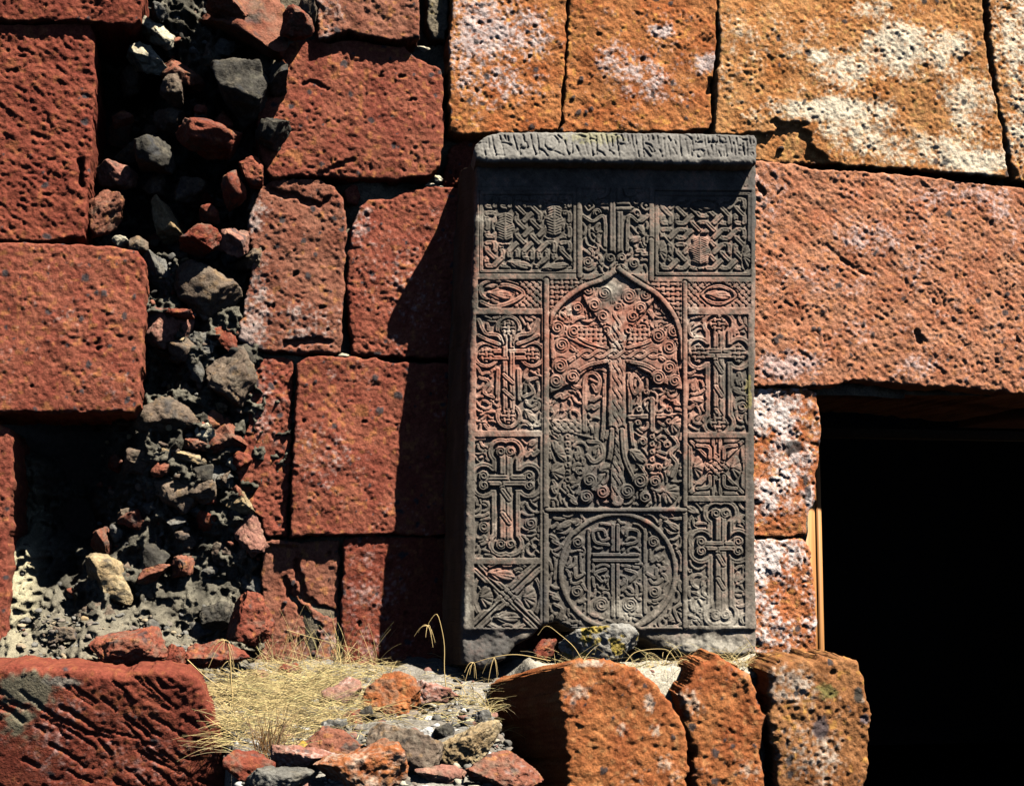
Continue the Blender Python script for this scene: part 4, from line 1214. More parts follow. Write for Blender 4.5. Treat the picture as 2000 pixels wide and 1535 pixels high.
# bead chain and small cross on the right, chain and knot on the left
for yb in range(838, 916, 15): spiral(1274, yb, 6.5, -0.001, 4.6, 1)
band([(1230, 815), (1330, 812)], 11, h=0.0, kind=2); band([(1274, 780), (1274, 840)], 11, h=0.0005, kind=2)
for (x, y) in ((1248, 800), (1246, 826), (1306, 800), (1306, 824), (1262, 766), (1268, 912), (1286, 912)): spiral(x, y, 7.5, -0.0005, 4.4, 1)
for yb in range(838, 940, 14): spiral(1109, yb, 6.5, -0.002, 4.6, -1)
weave(CLIP & (GX > 1078) & (GX < 1152) & (np.abs(GY-832) < 13), 9.4, 45, 0.68, -0.002)
curve([(1142, 840), (1142, 745), (1158, 728), (1172, 742), (1166, 764), (1158, 752)], 9, h=-0.004, kind=2)
curve([(1150, 862), (1172, 866), (1178, 890), (1160, 902), (1148, 890)], 9, h=-0.004, kind=2)
curve([(1240, 730), (1252, 750), (1240, 770), (1232, 745), (1240, 730)], 7, h=-0.004, kind=2)
curve([(1312, 850), (1324, 868), (1310, 886), (1322, 905), (1312, 930)], 9, h=-0.003, kind=2)
leaf(1245, 890, 20, 11, 35, 8); leaf(1092, 880, 9, 24, -30, 7); leaf(1090, 920, 14, 18, 0, 7); leaf(1310, 965, 15, 22, 30, 7); leaf(1180, 912, 13, 9, -40, 6); leaf(1320, 830, 10, 18, 20, 6)
filler(1070, 1332, 600, 988, 101, 5, 12, 2600, h=-0.003)
# --- roundel at the foot
panel(1072, 1333, 1003, 1224)
cr = np.hypot(GX-1207, GY-1116)
m_ = CLIP & (cr < 117) & (cr > 108); H[m_] = -0.001+prof(np.abs(cr[m_]-112.5)/4.5, 1, 0.004); USED[CLIP & (cr < 121) & (cr > 101)] = True
m_ = CLIP & (((cr >= 117) & (cr < 119)) | ((cr > 106) & (cr <= 108))); H[m_] = GROUND
for xx in (1150, 1260): band([(xx, 1035), (xx, 1196)], 7, h=-0.001, kind=2, gap=2.5)
for xx in (1197, 1207): band([(xx, 1026), (xx, 1202)], 8, h=0.0, kind=2, gap=2.2)
for yy in (1083, 1094): band([(1160, yy), (1246, yy)], 8, h=0.0, kind=2, gap=2)
CROSS[CLIP & (((np.abs(GX-1202) < 13) & (GY > 1024) & (GY < 1204)) | ((np.abs(GY-1088) < 11) & (GX > 1158) & (GX < 1248)))] = True
for s_ in (-1, 1):
    curve([(1203+s_*14, 1064), (1203+s_*40, 1058), (1203+s_*44, 1038), (1203+s_*25, 1034), (1203+s_*20, 1046)], 7, kind=2)
    curve([(1203+s_*20, 1112), (1203+s_*40, 1120), (1203+s_*28, 1135)], 8, kind=2)
    curve([(1203+s_*62, 1120), (1203+s_*78, 1128), (1203+s_*80, 1110)], 7, kind=2)
    spiral(1203+s_*28, 1180, 15, -0.001, 5, s_); spiral(1203+s_*74, 1058, 12, -0.002, 4.8, s_); spiral(1203+s_*76, 1155, 13, -0.002, 5, -s_)
    curve([(1207+s_*124, 1012), (1207+s_*96, 1018), (1207+s_*100, 1040), (1207+s_*122, 1036)], 7, kind=2)
    leaf(1207+s_*105, 1026, 17, 8, 30*s_, 6)
    leaf(1207+s_*112, 1206, 15, 10, -30*s_, 6); curve([(1207+s_*124, 1180), (1207+s_*110, 1190), (1207+s_*118, 1212)], 7, kind=2)
filler(1074, 1332, 1005, 1222, 111, 4, 11, 1600)
# --- arch moulding and frame bars proud of the face
CLIP = np.ones(SH, dtype=bool)
ARCHM = np.minimum(line_dist(GX, GY, ARCH_L), line_dist(GX, GY, ARCH_R)) < 5.5
band(ARCH_L, 11, h=0.009, kind=1, gap=2, gh=-0.009, amp=0.006); band(ARCH_R, 11, h=0.009, kind=1, gap=2, gh=-0.009, amp=0.006)
for pts_, w_ in (([(1067, 548), (1066, 1226)], 11), ([(1338, 552), (1338, 1224)], 9), ([(1068, 996), (1338, 996)], 9), ([(1132, 372), (1132, 540)], 10), ([(1272, 470), (1272, 546)], 10)):
    band(pts_, w_, h=0.0025, kind=1, gap=1.5, gh=-0.008, amp=0.004)
PANEL[ARCHM] = 900

# --- weathering
gp = np.stack([GX.ravel()*0.0018, np.full(GX.size, 4.4), GY.ravel()*0.0018], 1)
def g2(n): return n.reshape(SH)
ero = np.zeros(SH)
for (x, y, rx, ry, st) in ((1405, 1190, 80, 60, 0.55), (1200, 1205, 100, 40, 0.5), (1210, 570, 40, 40, 0.4), (1130, 860, 70, 80, 0.40), (1280, 1140, 60, 50, 0.35), (930, 425, 30, 25, 0.7), (1290, 420, 25, 60, 0.5), (1440, 700, 25, 120, 0.3), (1205, 830, 25, 90, 0.4)):
    ero = np.maximum(ero, st*np.exp(-((GX-x)/rx)**2-((GY-y)/ry)**2))
ero = np.maximum(ero, 0.6*(GY < 368))  # carving made shallower here so the cornice shadow reads plain black
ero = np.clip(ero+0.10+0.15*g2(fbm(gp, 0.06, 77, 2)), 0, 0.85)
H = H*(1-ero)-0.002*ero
def blur(a):
    b = a.copy()
    b[1:-1, 1:-1] = (a[1:-1, 1:-1]*4+a[:-2, 1:-1]*1+a[2:, 1:-1]+a[1:-1, :-2]+a[1:-1, 2:])/8
    return b
H = blur(H)
H += 0.0016*g2(fbm(gp, 0.012, 78, 3))+0.006*g2(fbm(gp, 0.25, 79, 2))
# rough broken foot below the carving
foot = sstep(1226, 1236, GY)
H += foot*(0.012*g2(fbm(gp, 0.05, 80, 3))-0.010)
# outline and rounded arris
SLAB = [(903, 1296), (903, 1200), (908, 1000), (913, 800), (921, 560), (928, 400), (932, 306), (1478, 306), (1478, 500), (1476, 700), (1474, 900), (1476, 1100), (1480, 1276), (1440, 1282), (1330, 1276), (1290, 1262), (1252, 1244), (1240, 1228), (1180, 1226), (1120, 1230), (1090, 1214), (1062, 1220), (1042, 1240), (1008, 1260), (986, 1288), (945, 1306)]
sl_ = poly_sdf(GX+2.5*g2(fbm(gp, 0.03, 81, 2)), GY+2.5*g2(fbm(gp, 0.03, 82, 2)), SLAB)
q_ = np.clip(1-np.maximum(sl_, 0)/9.0, 0, 1)
H -= 0.016*(1-np.sqrt(np.maximum(1-q_*q_, 0)))

# --- the face lies in a leaning plane; every cell is put on it along its own line of sight
def plane3(a, b, c):
    n = np.cross(b-a, c-a); n /= np.linalg.norm(n)
    if n[1] > 0: n = -n
    return a, n
K0, KN = plane3(P(905, 1290, 0.315), P(1480, 1280, 0.405), P(930, 315, 0.22))
def on_plane(px, py, p0, n):
    rx = FWD[None]*F+RGT[None]*(px.ravel()-1000.0)[:, None]+UPV[None]*(767.5-py.ravel())[:, None]
    t = ((p0-CAM)@n)/(rx@n)
    return CAM[None]+rx*t[:, None]
ok = sl_ > -0.9*S
gy_, gx_ = np.gradient(sl_, S)
gl_ = np.hypot(gx_, gy_)+1e-6
kk = np.where(sl_ < 0, np.clip(-sl_/gl_, 0, 1.2*S), 0)
PXs, PYs = GX+kk*gx_/gl_, GY+kk*gy_/gl_
KV = on_plane(PXs, PYs, K0, KN)+KN[None]*H.ravel()[:, None]

# colours: soot-grey lava stone, rubbed back to red in places, pale bloom in others
n_l = g2(fbm(gp, 0.08, 85, 3)); n_m = g2(fbm(gp, 0.022, 86, 3)); n_s = g2(vnoise(gp, 0.006, 87))
KC = mix(np.array((0.108, 0.092, 0.074))[None], np.array((0.240, 0.207, 0.165))[None], np.clip(0.5+0.6*n_l+0.5*n_m, 0, 1).ravel())
redm = np.zeros(SH)
for (x, y, rx, ry, st) in ((1120, 660, 80, 80, 0.95), (1230, 640, 70, 70, 0.8), (1300, 690, 50, 90, 0.7), (1110, 590, 60, 40, 0.7), (990, 575, 60, 35, 0.6), (985, 700, 80, 60, 0.85), (960, 800, 50, 60, 0.55), (920, 400, 14, 60, 0.6), (925, 520, 14, 60, 0.7), (950, 505, 25, 40, 0.6),
                           (1300, 575, 40, 40, 0.8), (1400, 580, 60, 35, 0.65), (1380, 640, 50, 50, 0.55), (1425, 640, 30, 30, 0.6), (1360, 760, 40, 80, 0.6), (1400, 880, 60, 50, 0.62), (1330, 740, 30, 60, 0.6), (1150, 740, 60, 50, 0.7), (1240, 750, 50, 40, 0.6), (1000, 870, 60, 30, 0.45), (985, 1030, 40, 30, 0.5), (970, 1115, 40, 20, 0.45),
                           (1367, 470, 40, 60, 0.35), (1430, 470, 30, 50, 0.25), (1310, 790, 40, 40, 0.6), (1130, 770, 40, 40, 0.5), (915, 700, 12, 120, 0.5), (1180, 965, 20, 15, 0.7), (1280, 905, 30, 60, 0.35), (1262, 1022, 12, 10, 0.7), (1308, 1000, 12, 8, 0.8), (1060, 700, 12, 60, 0.6), (1205, 720, 40, 60, 0.45)):
    redm = np.maximum(redm, st*np.exp(-((GX-x)/rx)**2-((GY-y)/ry)**2))
redm = sstep(0.0, 0.80, redm+0.12*sstep(530, 600, GY)*sstep(900, 800, GY)+0.30*n_l+0.34*n_m+0.20*n_s)
rc = mix(np.array((0.36, 0.140, 0.092))[None], np.array((0.49, 0.275, 0.200))[None], np.clip(0.5+n_m, 0, 1).ravel())
KC = KC+(rc-KC)*redm.ravel()[:, None]*1.0
whm = np.zeros(SH)
for (x, y, rx, ry, st) in ((995, 655, 40, 40, 0.62), (1205, 680, 30, 60, 0.6), (1030, 790, 40, 60, 0.55), (1045, 830, 25, 40, 0.7), (1360, 640, 25, 60, 0.65), (1365, 1190, 40, 60, 0.7), (1430, 1210, 60, 40, 0.75), (1230, 1195, 60, 30, 0.72), (1380, 1262, 110, 26, 1.0), (965, 1195, 16, 40, 0.55), (912, 1190, 12, 60, 0.75), (968, 1032, 14, 30, 0.6), (1196, 560, 26, 26, 0.7), (1110, 830, 60, 30, 0.42), (1275, 800, 40, 20, 0.55), (930, 425, 24, 16, 0.7), (910, 880, 9, 160, 0.42), (1100, 600, 40, 30, 0.45), (970, 1210, 30, 14, 0.5), (1410, 720, 20, 60, 0.45), (1240, 1110, 60, 30, 0.42), (1470, 640, 8, 80, 0.45)):
    whm = np.maximum(whm, st*np.exp(-((GX-x)/rx)**2-((GY-y)/ry)**2))
whm = sstep(0.25, 0.95, whm+0.30*n_m+0.22*n_s)
KC = KC+(np.array((0.52, 0.47, 0.38))[None]-KC)*whm.ravel()[:, None]*0.8
soot = np.zeros(SH)
for (x, y, rx, ry, st) in ((1200, 1090, 130, 90, 0.6), (1100, 1080, 60, 160, 0.45), (1040, 1000, 40, 120, 0.4), (1250, 1000, 100, 14, 0.6), (1150, 950, 60, 60, 0.5), (1240, 960, 60, 40, 0.5), (1470, 420, 14, 120, 0.7), (1468, 900, 12, 300, 0.5), (1200, 430, 50, 60, 0.35), (950, 1262, 70, 40, 0.9), (1100, 1225, 60, 20, 0.6), (1290, 1240, 40, 12, 0.3), (1060, 1170, 12, 60, 0.7), (1010, 1160, 40, 50, 0.4), (1205, 575, 26, 16, 0.5)):
    soot = np.maximum(soot, st*np.exp(-((GX-x)/rx)**2-((GY-y)/ry)**2))
soot = sstep(0.12, 0.62, soot+0.25*n_l+0.2*n_m)
KC = KC+(np.array((0.085, 0.082, 0.080))[None]-KC)*soot.ravel()[:, None]*0.7
ylw = sstep(0.45, 0.6, np.exp(-((GX-1462)/12)**2-((GY-760)/70)**2)*0.7+0.4*n_m)
KC = KC+(np.array((0.42, 0.36, 0.10))[None]-KC)*ylw.ravel()[:, None]*0.5

kbase = P(1190, 1285, 0.42)
kh = empty('carved_cross_stone', kbase)
tag(kh, 'tall grey carved stone slab covered in crosses and interlace, leaning on the wall', 'carved stone')
idx = np.arange(GX.size).reshape(SH)
cellok = ok[:-1, :-1] & ok[1:, :-1] & ok[:-1, 1:] & ok[1:, 1:]
quads = np.stack([idx[:-1, :-1], idx[1:, :-1], idx[1:, 1:], idx[:-1, 1:]], -1)
qp = PANEL[:-1, :-1]; qc = CROSS[:-1, :-1]
# slab: the frame of the face plus sides and back
fq = quads[cellok]
e = np.concatenate([fq[:, [0, 1]], fq[:, [1, 2]], fq[:, [2, 3]], fq[:, [3, 0]]])
key = np.minimum(e[:, 0], e[:, 1])*np.int64(GX.size)+np.maximum(e[:, 0], e[:, 1])
_, first, cnt = np.unique(key, return_index=True, return_counts=True)
be = e[first[cnt == 1]]; bv = np.unique(be)
mp_ = -np.ones(GX.size, dtype=np.int64); mp_[bv] = np.arange(len(bv))
V_all, C_all, F_all = [KV], [KC], [quads[cellok & (qp == 0)]]
prev = bv; base = len(KV)
KTH = 0.215
cenp = on_plane(np.array([1190.0]), np.array([800.0]), K0, KN)[0]
outd = KV[bv]-cenp; outd -= (outd@KN)[:, None]*KN; outd /= np.linalg.norm(outd, axis=1)[:, None]
for r_ in range(1, 15):
    t_ = r_/14
    pr = KV[bv]-KN*KTH*t_-np.array([0.055*t_, 0, 0])
    nn = 0.012*fbm(pr*np.array([1, 1, 0.35]), 0.05, 90, 3)+0.004*math.sin(math.pi*t_)
    pr = pr+outd*nn[:, None]
    cc = mix(np.array((0.055, 0.042, 0.032))[None], np.array((0.12, 0.09, 0.065))[None], np.clip(0.5+fbm(pr*np.array([1, 1, 0.3]), 0.04, 91, 3), 0, 1))  # sooty sides, darkened further to paint in their deep shade
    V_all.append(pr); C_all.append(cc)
    cur = base+np.arange(len(bv))
    pa, pb_ = prev[mp_[be[:, 0]]], prev[mp_[be[:, 1]]]
    F_all.append(np.stack([pb_, pa, cur[mp_[be[:, 0]]], cur[mp_[be[:, 1]]]], 1))
    prev = cur; base += len(bv)
vv, ff, cc = compact(np.concatenate(V_all), np.concatenate(F_all), np.concatenate(C_all))
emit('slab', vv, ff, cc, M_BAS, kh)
for k in range(1, PN[0]+1):
    m = cellok & (qp == k) & ~qc
    if not m.any(): continue
    vv, ff, cc = compact(KV, quads[m], KC)
    po = emit('carved_panel', vv, ff, cc, M_BAS, kh)
    m = cellok & (qp == k) & qc
    if m.sum() > 50:
        vv, ff, cc = compact(KV, quads[m], KC)
        emit('cross', vv, ff, cc, M_BAS, po)
m = cellok & (qp == 900)
vv, ff, cc = compact(KV, quads[m], KC)
emit('arch_moulding', vv, ff, cc, M_BAS, kh)

# --- cornice with the cut inscription
C0, CN = plane3(P(930, 314, 0.292), P(1478, 318, 0.384), P(960, 258, 0.268))
cs = 1.1
gx2, gy2 = np.meshgrid(np.arange(918, 1490, cs), np.arange(246, 330, cs))
sh2 = gx2.shape
cpoly = [(930, 308), (926, 292), (929, 278), (944, 267), (966, 259), (995, 256), (1100, 256), (1200, 257), (1300, 258), (1400, 260), (1474, 262), (1479, 268), (1479, 316), (1470, 319), (1300, 317), (1100, 314), (950, 313)]
g3 = np.stack([gx2.ravel()*0.0018, np.full(gx2.size, 8.8), gy2.ravel()*0.0018], 1)
ragg = 1.6*fbm(g3, 0.02, 201, 3).reshape(sh2)
s2 = poly_sdf(gx2+ragg, gy2+ragg, cpoly)
h2 = 0.003*fbm(g3, 0.03, 202, 3).reshape(sh2)+0.0012*vnoise(g3, 0.008, 203).reshape(sh2)
def A_(L): return [(910+x/6.897, 245+y/6.897) for x, y in L]
def B_(L): return [(1190+x/6.667, 245+y/6.667) for x, y in L]
circ = lambda cx, cy, r, a0=0, a1=360: [(cx+r*math.cos(R(t)), cy+r*math.sin(R(t))) for t in np.linspace(a0, a1, 18)]
GLY = [A_(l) for l in ([(130, 235), (275, 240)], [(222, 190), (235, 300), (265, 400)], [(345, 150), (370, 270), (405, 400)], [(455, 140), (485, 270), (518, 405)], [(405, 400), (518, 408)], [(518, 140), (548, 200)], [(500, 235), (555, 245), (612, 268)],
    [(628, 112), (665, 230), (715, 400)], [(740, 262), (715, 340), (735, 390)], [(815, 230), (835, 300)], [(740, 300), (790, 320), (835, 290)], [(870, 125), (895, 260), (940, 388)], [(950, 112), (975, 240), (985, 365)], [(940, 388), (985, 380)],
    circ(1150, 235, 95), [(1105, 320), (1200, 350), (1320, 408)], [(1010, 320), (1060, 360), (1100, 408)], [(1335, 215), (1355, 330), (1392, 388)], [(1430, 250), (1435, 370), (1392, 388)], [(1490, 280), (1515, 340), (1540, 402)], [(1480, 135), (1540, 130), (1610, 160)],
    [(1660, 120), (1680, 250), (1712, 402)], [(1755, 150), (1762, 270), (1760, 390), (1712, 402)], [(1660, 180), (1755, 190)], [(1790, 345), (1840, 370), (1872, 412)], [(1885, 122), (1905, 230), (1932, 335)], [(1930, 330), (1990, 380)])]
GLY += [B_(l) for l in ([(90, 125), (110, 260), (128, 395)], [(60, 122), (150, 120)], [(140, 240), (200, 248), (225, 300), (270, 235)], [(335, 125), (355, 260), (385, 410)], [(425, 130), (435, 280), (448, 405)], [(498, 130), (512, 190)], [(555, 130), (572, 180)], [(470, 235), (540, 260), (590, 340), (560, 350), (520, 290)], [(455, 310), (540, 400)],
    [(625, 140), (640, 240)], [(710, 170), (715, 290), (730, 405)], [(770, 150), (800, 200)], [(850, 195), (870, 260)], [(905, 130), (920, 260), (940, 392)], [(960, 118), (1020, 130), (1075, 185), (1095, 325)], [(990, 190), (1010, 290), (1030, 370)], [(1140, 130), (1150, 190), (1185, 170), (1180, 130)], [(1130, 215), (1210, 220)], [(1275, 130), (1280, 200)],
    circ(1185, 370, 45), [(1110, 330), (1190, 310), (1245, 340)], [(1290, 220), (1400, 215)], [(1380, 240), (1390, 345)], [(1430, 150), (1440, 240), (1520, 230)], circ(1475, 190, 32), [(1420, 330), (1450, 400)], [(1555, 150), (1575, 240), (1595, 345)], [(1510, 270), (1530, 400)], [(1655, 170), (1670, 280), (1685, 370)], circ(1715, 300, 34), [(1690, 150), (1740, 185), (1800, 190)], [(1785, 210), (1795, 300), (1800, 390)], [(1845, 280), (1885, 275)], circ(1860, 375, 18))]
GLY += [B_(l) for l in ([(160, 130), (180, 200)], [(230, 130), (245, 215)], [(290, 125), (300, 230), (330, 330)], [(655, 320), (690, 400)], [(760, 250), (790, 390)], [(830, 300), (880, 380)], [(1060, 250), (1075, 390)], [(1235, 150), (1250, 260)], [(1330, 130), (1345, 205)], [(1400, 130), (1400, 215)], [(1260, 300), (1290, 395)], [(1330, 260), (1345, 390)], [(1490, 290), (1490, 395)], [(1620, 230), (1640, 385)], [(1740, 240), (1760, 385)], [(1820, 150), (1840, 250)], [(1870, 150), (1880, 220)])]
GLY += [A_(l) for l in ([(300, 180), (310, 300)], [(560, 150), (575, 205)], [(770, 130), (790, 220)], [(1240, 130), (1290, 180)], [(1600, 240), (1640, 390)], [(1820, 130), (1840, 250)], [(1960, 160), (1975, 270)])]
for l in GLY:
    ld = line_dist(gx2, gy2, l)
    h2 -= 0.0058*(1-sstep(0.4, 3.0, ld))*(0.75+0.5*vnoise(g3, 0.02, 208).reshape(sh2))
rn = 9.0
q2 = np.clip(1-np.maximum(s2, 0)/rn, 0, 1)
h2 -= 0.014*(1-np.sqrt(np.maximum(1-q2*q2, 0)))
ok2 = s2 > -0.9*cs
gyy, gxx = np.gradient(s2, cs); gll = np.hypot(gxx, gyy)+1e-6
k2 = np.where(s2 < 0, np.clip(-s2/gll, 0, 1.2*cs), 0)
CV = on_plane(gx2+k2*gxx/gll, gy2+k2*gyy/gll, C0, CN)+CN[None]*h2.ravel()[:, None]
nA = fbm(g3, 0.05, 204, 3); nB = fbm(g3, 0.012, 205, 2)
CC = mix(np.array((0.155, 0.143, 0.128))[None], np.array((0.31, 0.288, 0.252))[None], np.clip(0.55+0.6*nA+0.4*nB-(gx2.ravel()-1180)/1100, 0, 1))
ly = sstep(0.35, 0.6, np.exp(-((gx2.ravel()-1165)/70)**2-((gy2.ravel()-268)/16)**2)*0.75+0.45*nB)
CC = mix(CC, np.array((0.34, 0.31, 0.13))[None], ly*0.45)
id2 = np.arange(gx2.size).reshape(sh2)
c2 = ok2[:-1, :-1] & ok2[1:, :-1] & ok2[:-1, 1:] & ok2[1:, 1:]
fq = np.stack([id2[:-1, :-1], id2[1:, :-1], id2[1:, 1:], id2[:-1, 1:]], -1)[c2]
e = np.concatenate([fq[:, [0, 1]], fq[:, [1, 2]], fq[:, [2, 3]], fq[:, [3, 0]]])
key = np.minimum(e[:, 0], e[:, 1])*np.int64(gx2.size)+np.maximum(e[:, 0], e[:, 1])
_, first, cnt = np.unique(key, return_index=True, return_counts=True)
be = e[first[cnt == 1]]; bv = np.unique(be)
mp_ = -np.ones(gx2.size, dtype=np.int64); mp_[bv] = np.arange(len(bv))
V_all, C_all, F_all = [CV], [CC], [fq]
prev = bv; base = len(CV)
for r_ in range(1, 15):
    pr = CV[bv]-KN*0.33*(r_/14)
    pr = pr+np.array([0, 0, 1])*(0.006*fbm(pr, 0.04, 206, 3))[:, None]
    V_all.append(pr); C_all.append(mix(np.array((0.20, 0.17, 0.14))[None], np.array((0.28, 0.26, 0.22))[None], np.clip(0.5+fbm(pr, 0.04, 207, 2), 0, 1)))
    cur = base+np.arange(len(bv))
    pa, pb_ = prev[mp_[be[:, 0]]], prev[mp_[be[:, 1]]]
    F_all.append(np.stack([pb_, pa, cur[mp_[be[:, 0]]], cur[mp_[be[:, 1]]]], 1))
    prev = cur; base += len(bv)
vv, ff, cc = compact(np.concatenate(V_all), np.concatenate(F_all), np.concatenate(C_all))
emit('cornice', vv, ff, cc, M_BAS, kh)

# ================================================================== GROUND
def grid_axis(a, b, step, lo, hi):
    fine = np.arange(a, b, step)
    left, right = [], []
    x, s = a, step
    while x > lo: s *= 1.35; x -= s; left.append(x)
    x, s = fine[-1], step
    while x < hi: s *= 1.35; x += s; right.append(x)
    return np.concatenate([np.array(left[::-1]), fine, np.array(right)])
ax = grid_axis(-2.1, 1.6, 0.013, -300, 300); ad = grid_axis(-0.05, 2.0, 0.013, -300, 300)
AX, AD = np.meshgrid(ax, ad); gsh = AX.shape
AX = AX.ravel(); AD = AD.ravel()
gz_ = ground_z(AX, AD)
gz_ = np.where(AD < -0.04, np.minimum(gz_, 0.0), gz_)
gpts = np.stack([AX, AD, AX*0+2.2], 1)
near = np.exp(-(np.maximum(np.abs(AX)-2.5, 0)/2)**2)
gz_ = gz_+near*(0.030*fbm(gpts, 0.16, 301, 3)+0.012*fbm(gpts, 0.03, 302, 3))*(AD > -0.04)
gc = mix(np.array((0.20, 0.175, 0.14))[None], np.array((0.36, 0.33, 0.28))[None], np.clip(0.5+fbm(gpts, 0.05, 303, 3), 0, 1))
led = sstep(XL+0.1, XL+0.2, AX-np.clip(AD-0.46, 0, 1)*0.5)*(AD < 0.95)
gc = mix(gc, np.array((0.55, 0.49, 0.38))[None]*(1+0.3*fbm(gpts, 0.02, 304, 2))[:, None], led*0.9)
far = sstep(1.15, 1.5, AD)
gc = mix(gc, np.array((0.045, 0.042, 0.036))[None], far)  # unseen ground in front coloured dark to cut bounced light
gi = np.arange(len(AX)).reshape(gsh)
gf = np.stack([gi[:-1, :-1], gi[1:, :-1], gi[1:, 1:], gi[:-1, 1:]], -1).reshape(-1, 4)[:, ::-1]
gf = gf[:, ::-1]
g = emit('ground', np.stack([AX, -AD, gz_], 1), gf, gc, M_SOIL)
g['kind'] = 'structure'

# ================================================================== BLOCKS STANDING IN FRONT
def front(poly, pal, d, label, **k):
    b = P(np.mean([p[0] for p in poly]), 1600, d)
    o = make_block('stone_block', poly, pal, d=d, loc=b, **k)
    return tag(o, label, 'stone block')
front([(-70, 1304), (30, 1300), (180, 1304), (215, 1314), (300, 1304), (365, 1312), (385, 1325), (410, 1368), (430, 1418), (444, 1460), (447, 1535), (447, 1760), (-70, 1760)], DRED, 0.75,
      'large dark red stone block with diagonal chisel marks and grey lichen at its corner', seed=901, thick=0.42, tool=(36, 130, 0.011), white=[(150, 1420, 150, 90, 0.40), (250, 1480, 160, 80, 0.42)], step=0.0045, rnd=0.03, pit=0.5, streak=0.2,
      lichen=[(55, 1345, 60, 40, (0.20, 0.19, 0.13), 1.0), (40, 1400, 50, 60, (0.19, 0.18, 0.12), 0.6), (120, 1330, 50, 12, (0.30, 0.27, 0.22), 0.8)], b=0.25)
sk = P(955, 1336, 0.34)-P(1097, 1302, 0.93)
front([(1094, 1318), (1098, 1298), (1130, 1291), (1210, 1289), (1242, 1300), (1300, 1350), (1333, 1400), (1345, 1440), (1349, 1600), (1349, 1780), (1118, 1780), (1112, 1600), (1105, 1450), (1092, 1370)], FRNT, 0.93,
      'orange-red stone block with a shaded left side, nearest the grass', seed=911, wbase=0.08, skew=sk, white=[(1270, 1375, 12, 20, 0.8), (1215, 1425, 14, 14, 0.8), (1280, 1425, 14, 14, 0.7), (1130, 1350, 30, 14, 0.5), (1150, 1296, 40, 8, 0.8), (1300, 1490, 30, 40, 0.5), (1240, 1520, 40, 30, 0.4)], nclast=2.2, rough=1.2, ragged=0.009, rnd=0.015, pit=0.7)
front([(1346, 1330), (1372, 1292), (1400, 1283), (1430, 1287), (1468, 1318), (1478, 1360), (1500, 1410), (1494, 1470), (1494, 1600), (1494, 1780), (1362, 1780), (1356, 1600), (1352, 1480), (1346, 1440), (1336, 1395), (1322, 1355)], FRNT, 0.88,
      'narrow orange stone block with a rounded top between two wider blocks', seed=921, wbase=0.06, skew=np.array([0.06, 0.35, 0.0]), thick=0.35, white=[(1350, 1370, 25, 30, 0.6), (1460, 1500, 25, 20, 0.6)], nclast=2.2, rough=1.25, ragged=0.010, rnd=0.022, pit=0.8)
front([(1506, 1345), (1498, 1312), (1530, 1289), (1600, 1285), (1655, 1283), (1680, 1293), (1690, 1340), (1702, 1395), (1700, 1440), (1695, 1535), (1695, 1780), (1512, 1780), (1516, 1480), (1500, 1400)], FRN3, 0.90,
      'brown-orange stone block with dark lichen spots beside the dark doorway', seed=931, wbase=0.02, skew=np.array([0.075, 0.42, 0.0]), thick=0.45, white=[(1545, 1330, 40, 40, 0.5), (1590, 1480, 60, 60, 0.45)], nclast=1.6, rough=1.2, ragged=0.009, rnd=0.017, pit=0.7,
      lichen=[(1676, 1355, 9, 18, (0.05, 0.055, 0.05), 1.2), (1602, 1420, 22, 28, (0.09, 0.075, 0.08), 0.9), (1615, 1350, 40, 20, (0.17, 0.15, 0.05), 0.75), (1690, 1405, 9, 10, (0.16, 0.13, 0.14), 1.1)])

# ================================================================== LOOSE STONES (each a thing of its own)
def GS(px, py, w, h, pal, label, seed, rot=0, wht=-1.0, sink=0.25, d=None, **k):
    if d is None:
        _, d = ground_hit(px, py+h*(0.5-sink))
        d = min(d, 1.35)
        if py > 1425:
            w, h = w*1.12, h*1.2
            k.setdefault('dz', 0.012)
            k.setdefault('sharp', 0.8)
    o = rock('stone', px, py, w, h, pal, d, seed, rot, None, wht=wht, **k)
    return tag(o, label, 'stone')
GS(766, 1361, 108, 98, 'orange', 'big rounded orange-red stone in the middle of the dry grass', 1041, 20, sub=5, sharp=0.7)
GS(670, 1362, 84, 62, 'pink', 'pinkish triangular stone left of the big orange-red stone', 1002, -15, 0.3)
GS(845, 1358, 90, 50, 'pink', 'dusty pink stone just right of the big orange-red stone', 1003, 10, 0.35)
GS(688, 1401, 42, 36, 'red', 'small red cube-like stone beside a black one', 1004, 10)
GS(717, 1400, 38, 42, 'dark', 'small black stone beside the small red cube-like stone', 1005, 0)
GS(652, 1428, 48, 26, 'grey', 'flat grey stone on the gravel below the pink triangular stone', 1006, 5, 0.3)
GS(586, 1424, 38, 20, 'white', 'small whitish stone at the edge of the dry grass mat', 1007, -8)
GS(646, 1466, 108, 56, 'brown', 'rounded rust-brown stone on the gravel above the red and white stones', 1008, 6, sub=5)
GS(592, 1474, 38, 28, 'yellow', 'small mustard yellow stone against the rust-brown stone', 1009, 0)
GS(712, 1482, 36, 30, 'orange', 'small bright orange stone between the rust-brown and the dark grey stone', 1010, 0)
GS(786, 1484, 132, 88, 'gbrown', 'large dark grey-brown speckled stone at the front of the rubble', 1011, 12, 0.12, sub=5)
GS(832, 1444, 34, 24, 'white', 'small bright white stone on the grey gravel', 1012, -10)
GS(866, 1440, 38, 34, 'dark', 'small black stone right of the bright white one', 1013, 0)
GS(912, 1474, 126, 68, 'tan', 'large beige weathered stone near the shaded side of the orange block', 1014, -14, 0.2, sub=5)
GS(942, 1403, 38, 36, 'grey', 'angular light grey stone at the foot of the shaded block side', 1015, 15, 0.4)
GS(986, 1514, 136, 60, 'brown', 'brown pitted stone lying along the bottom edge of the picture', 1016, 4, 0.2, sub=5)
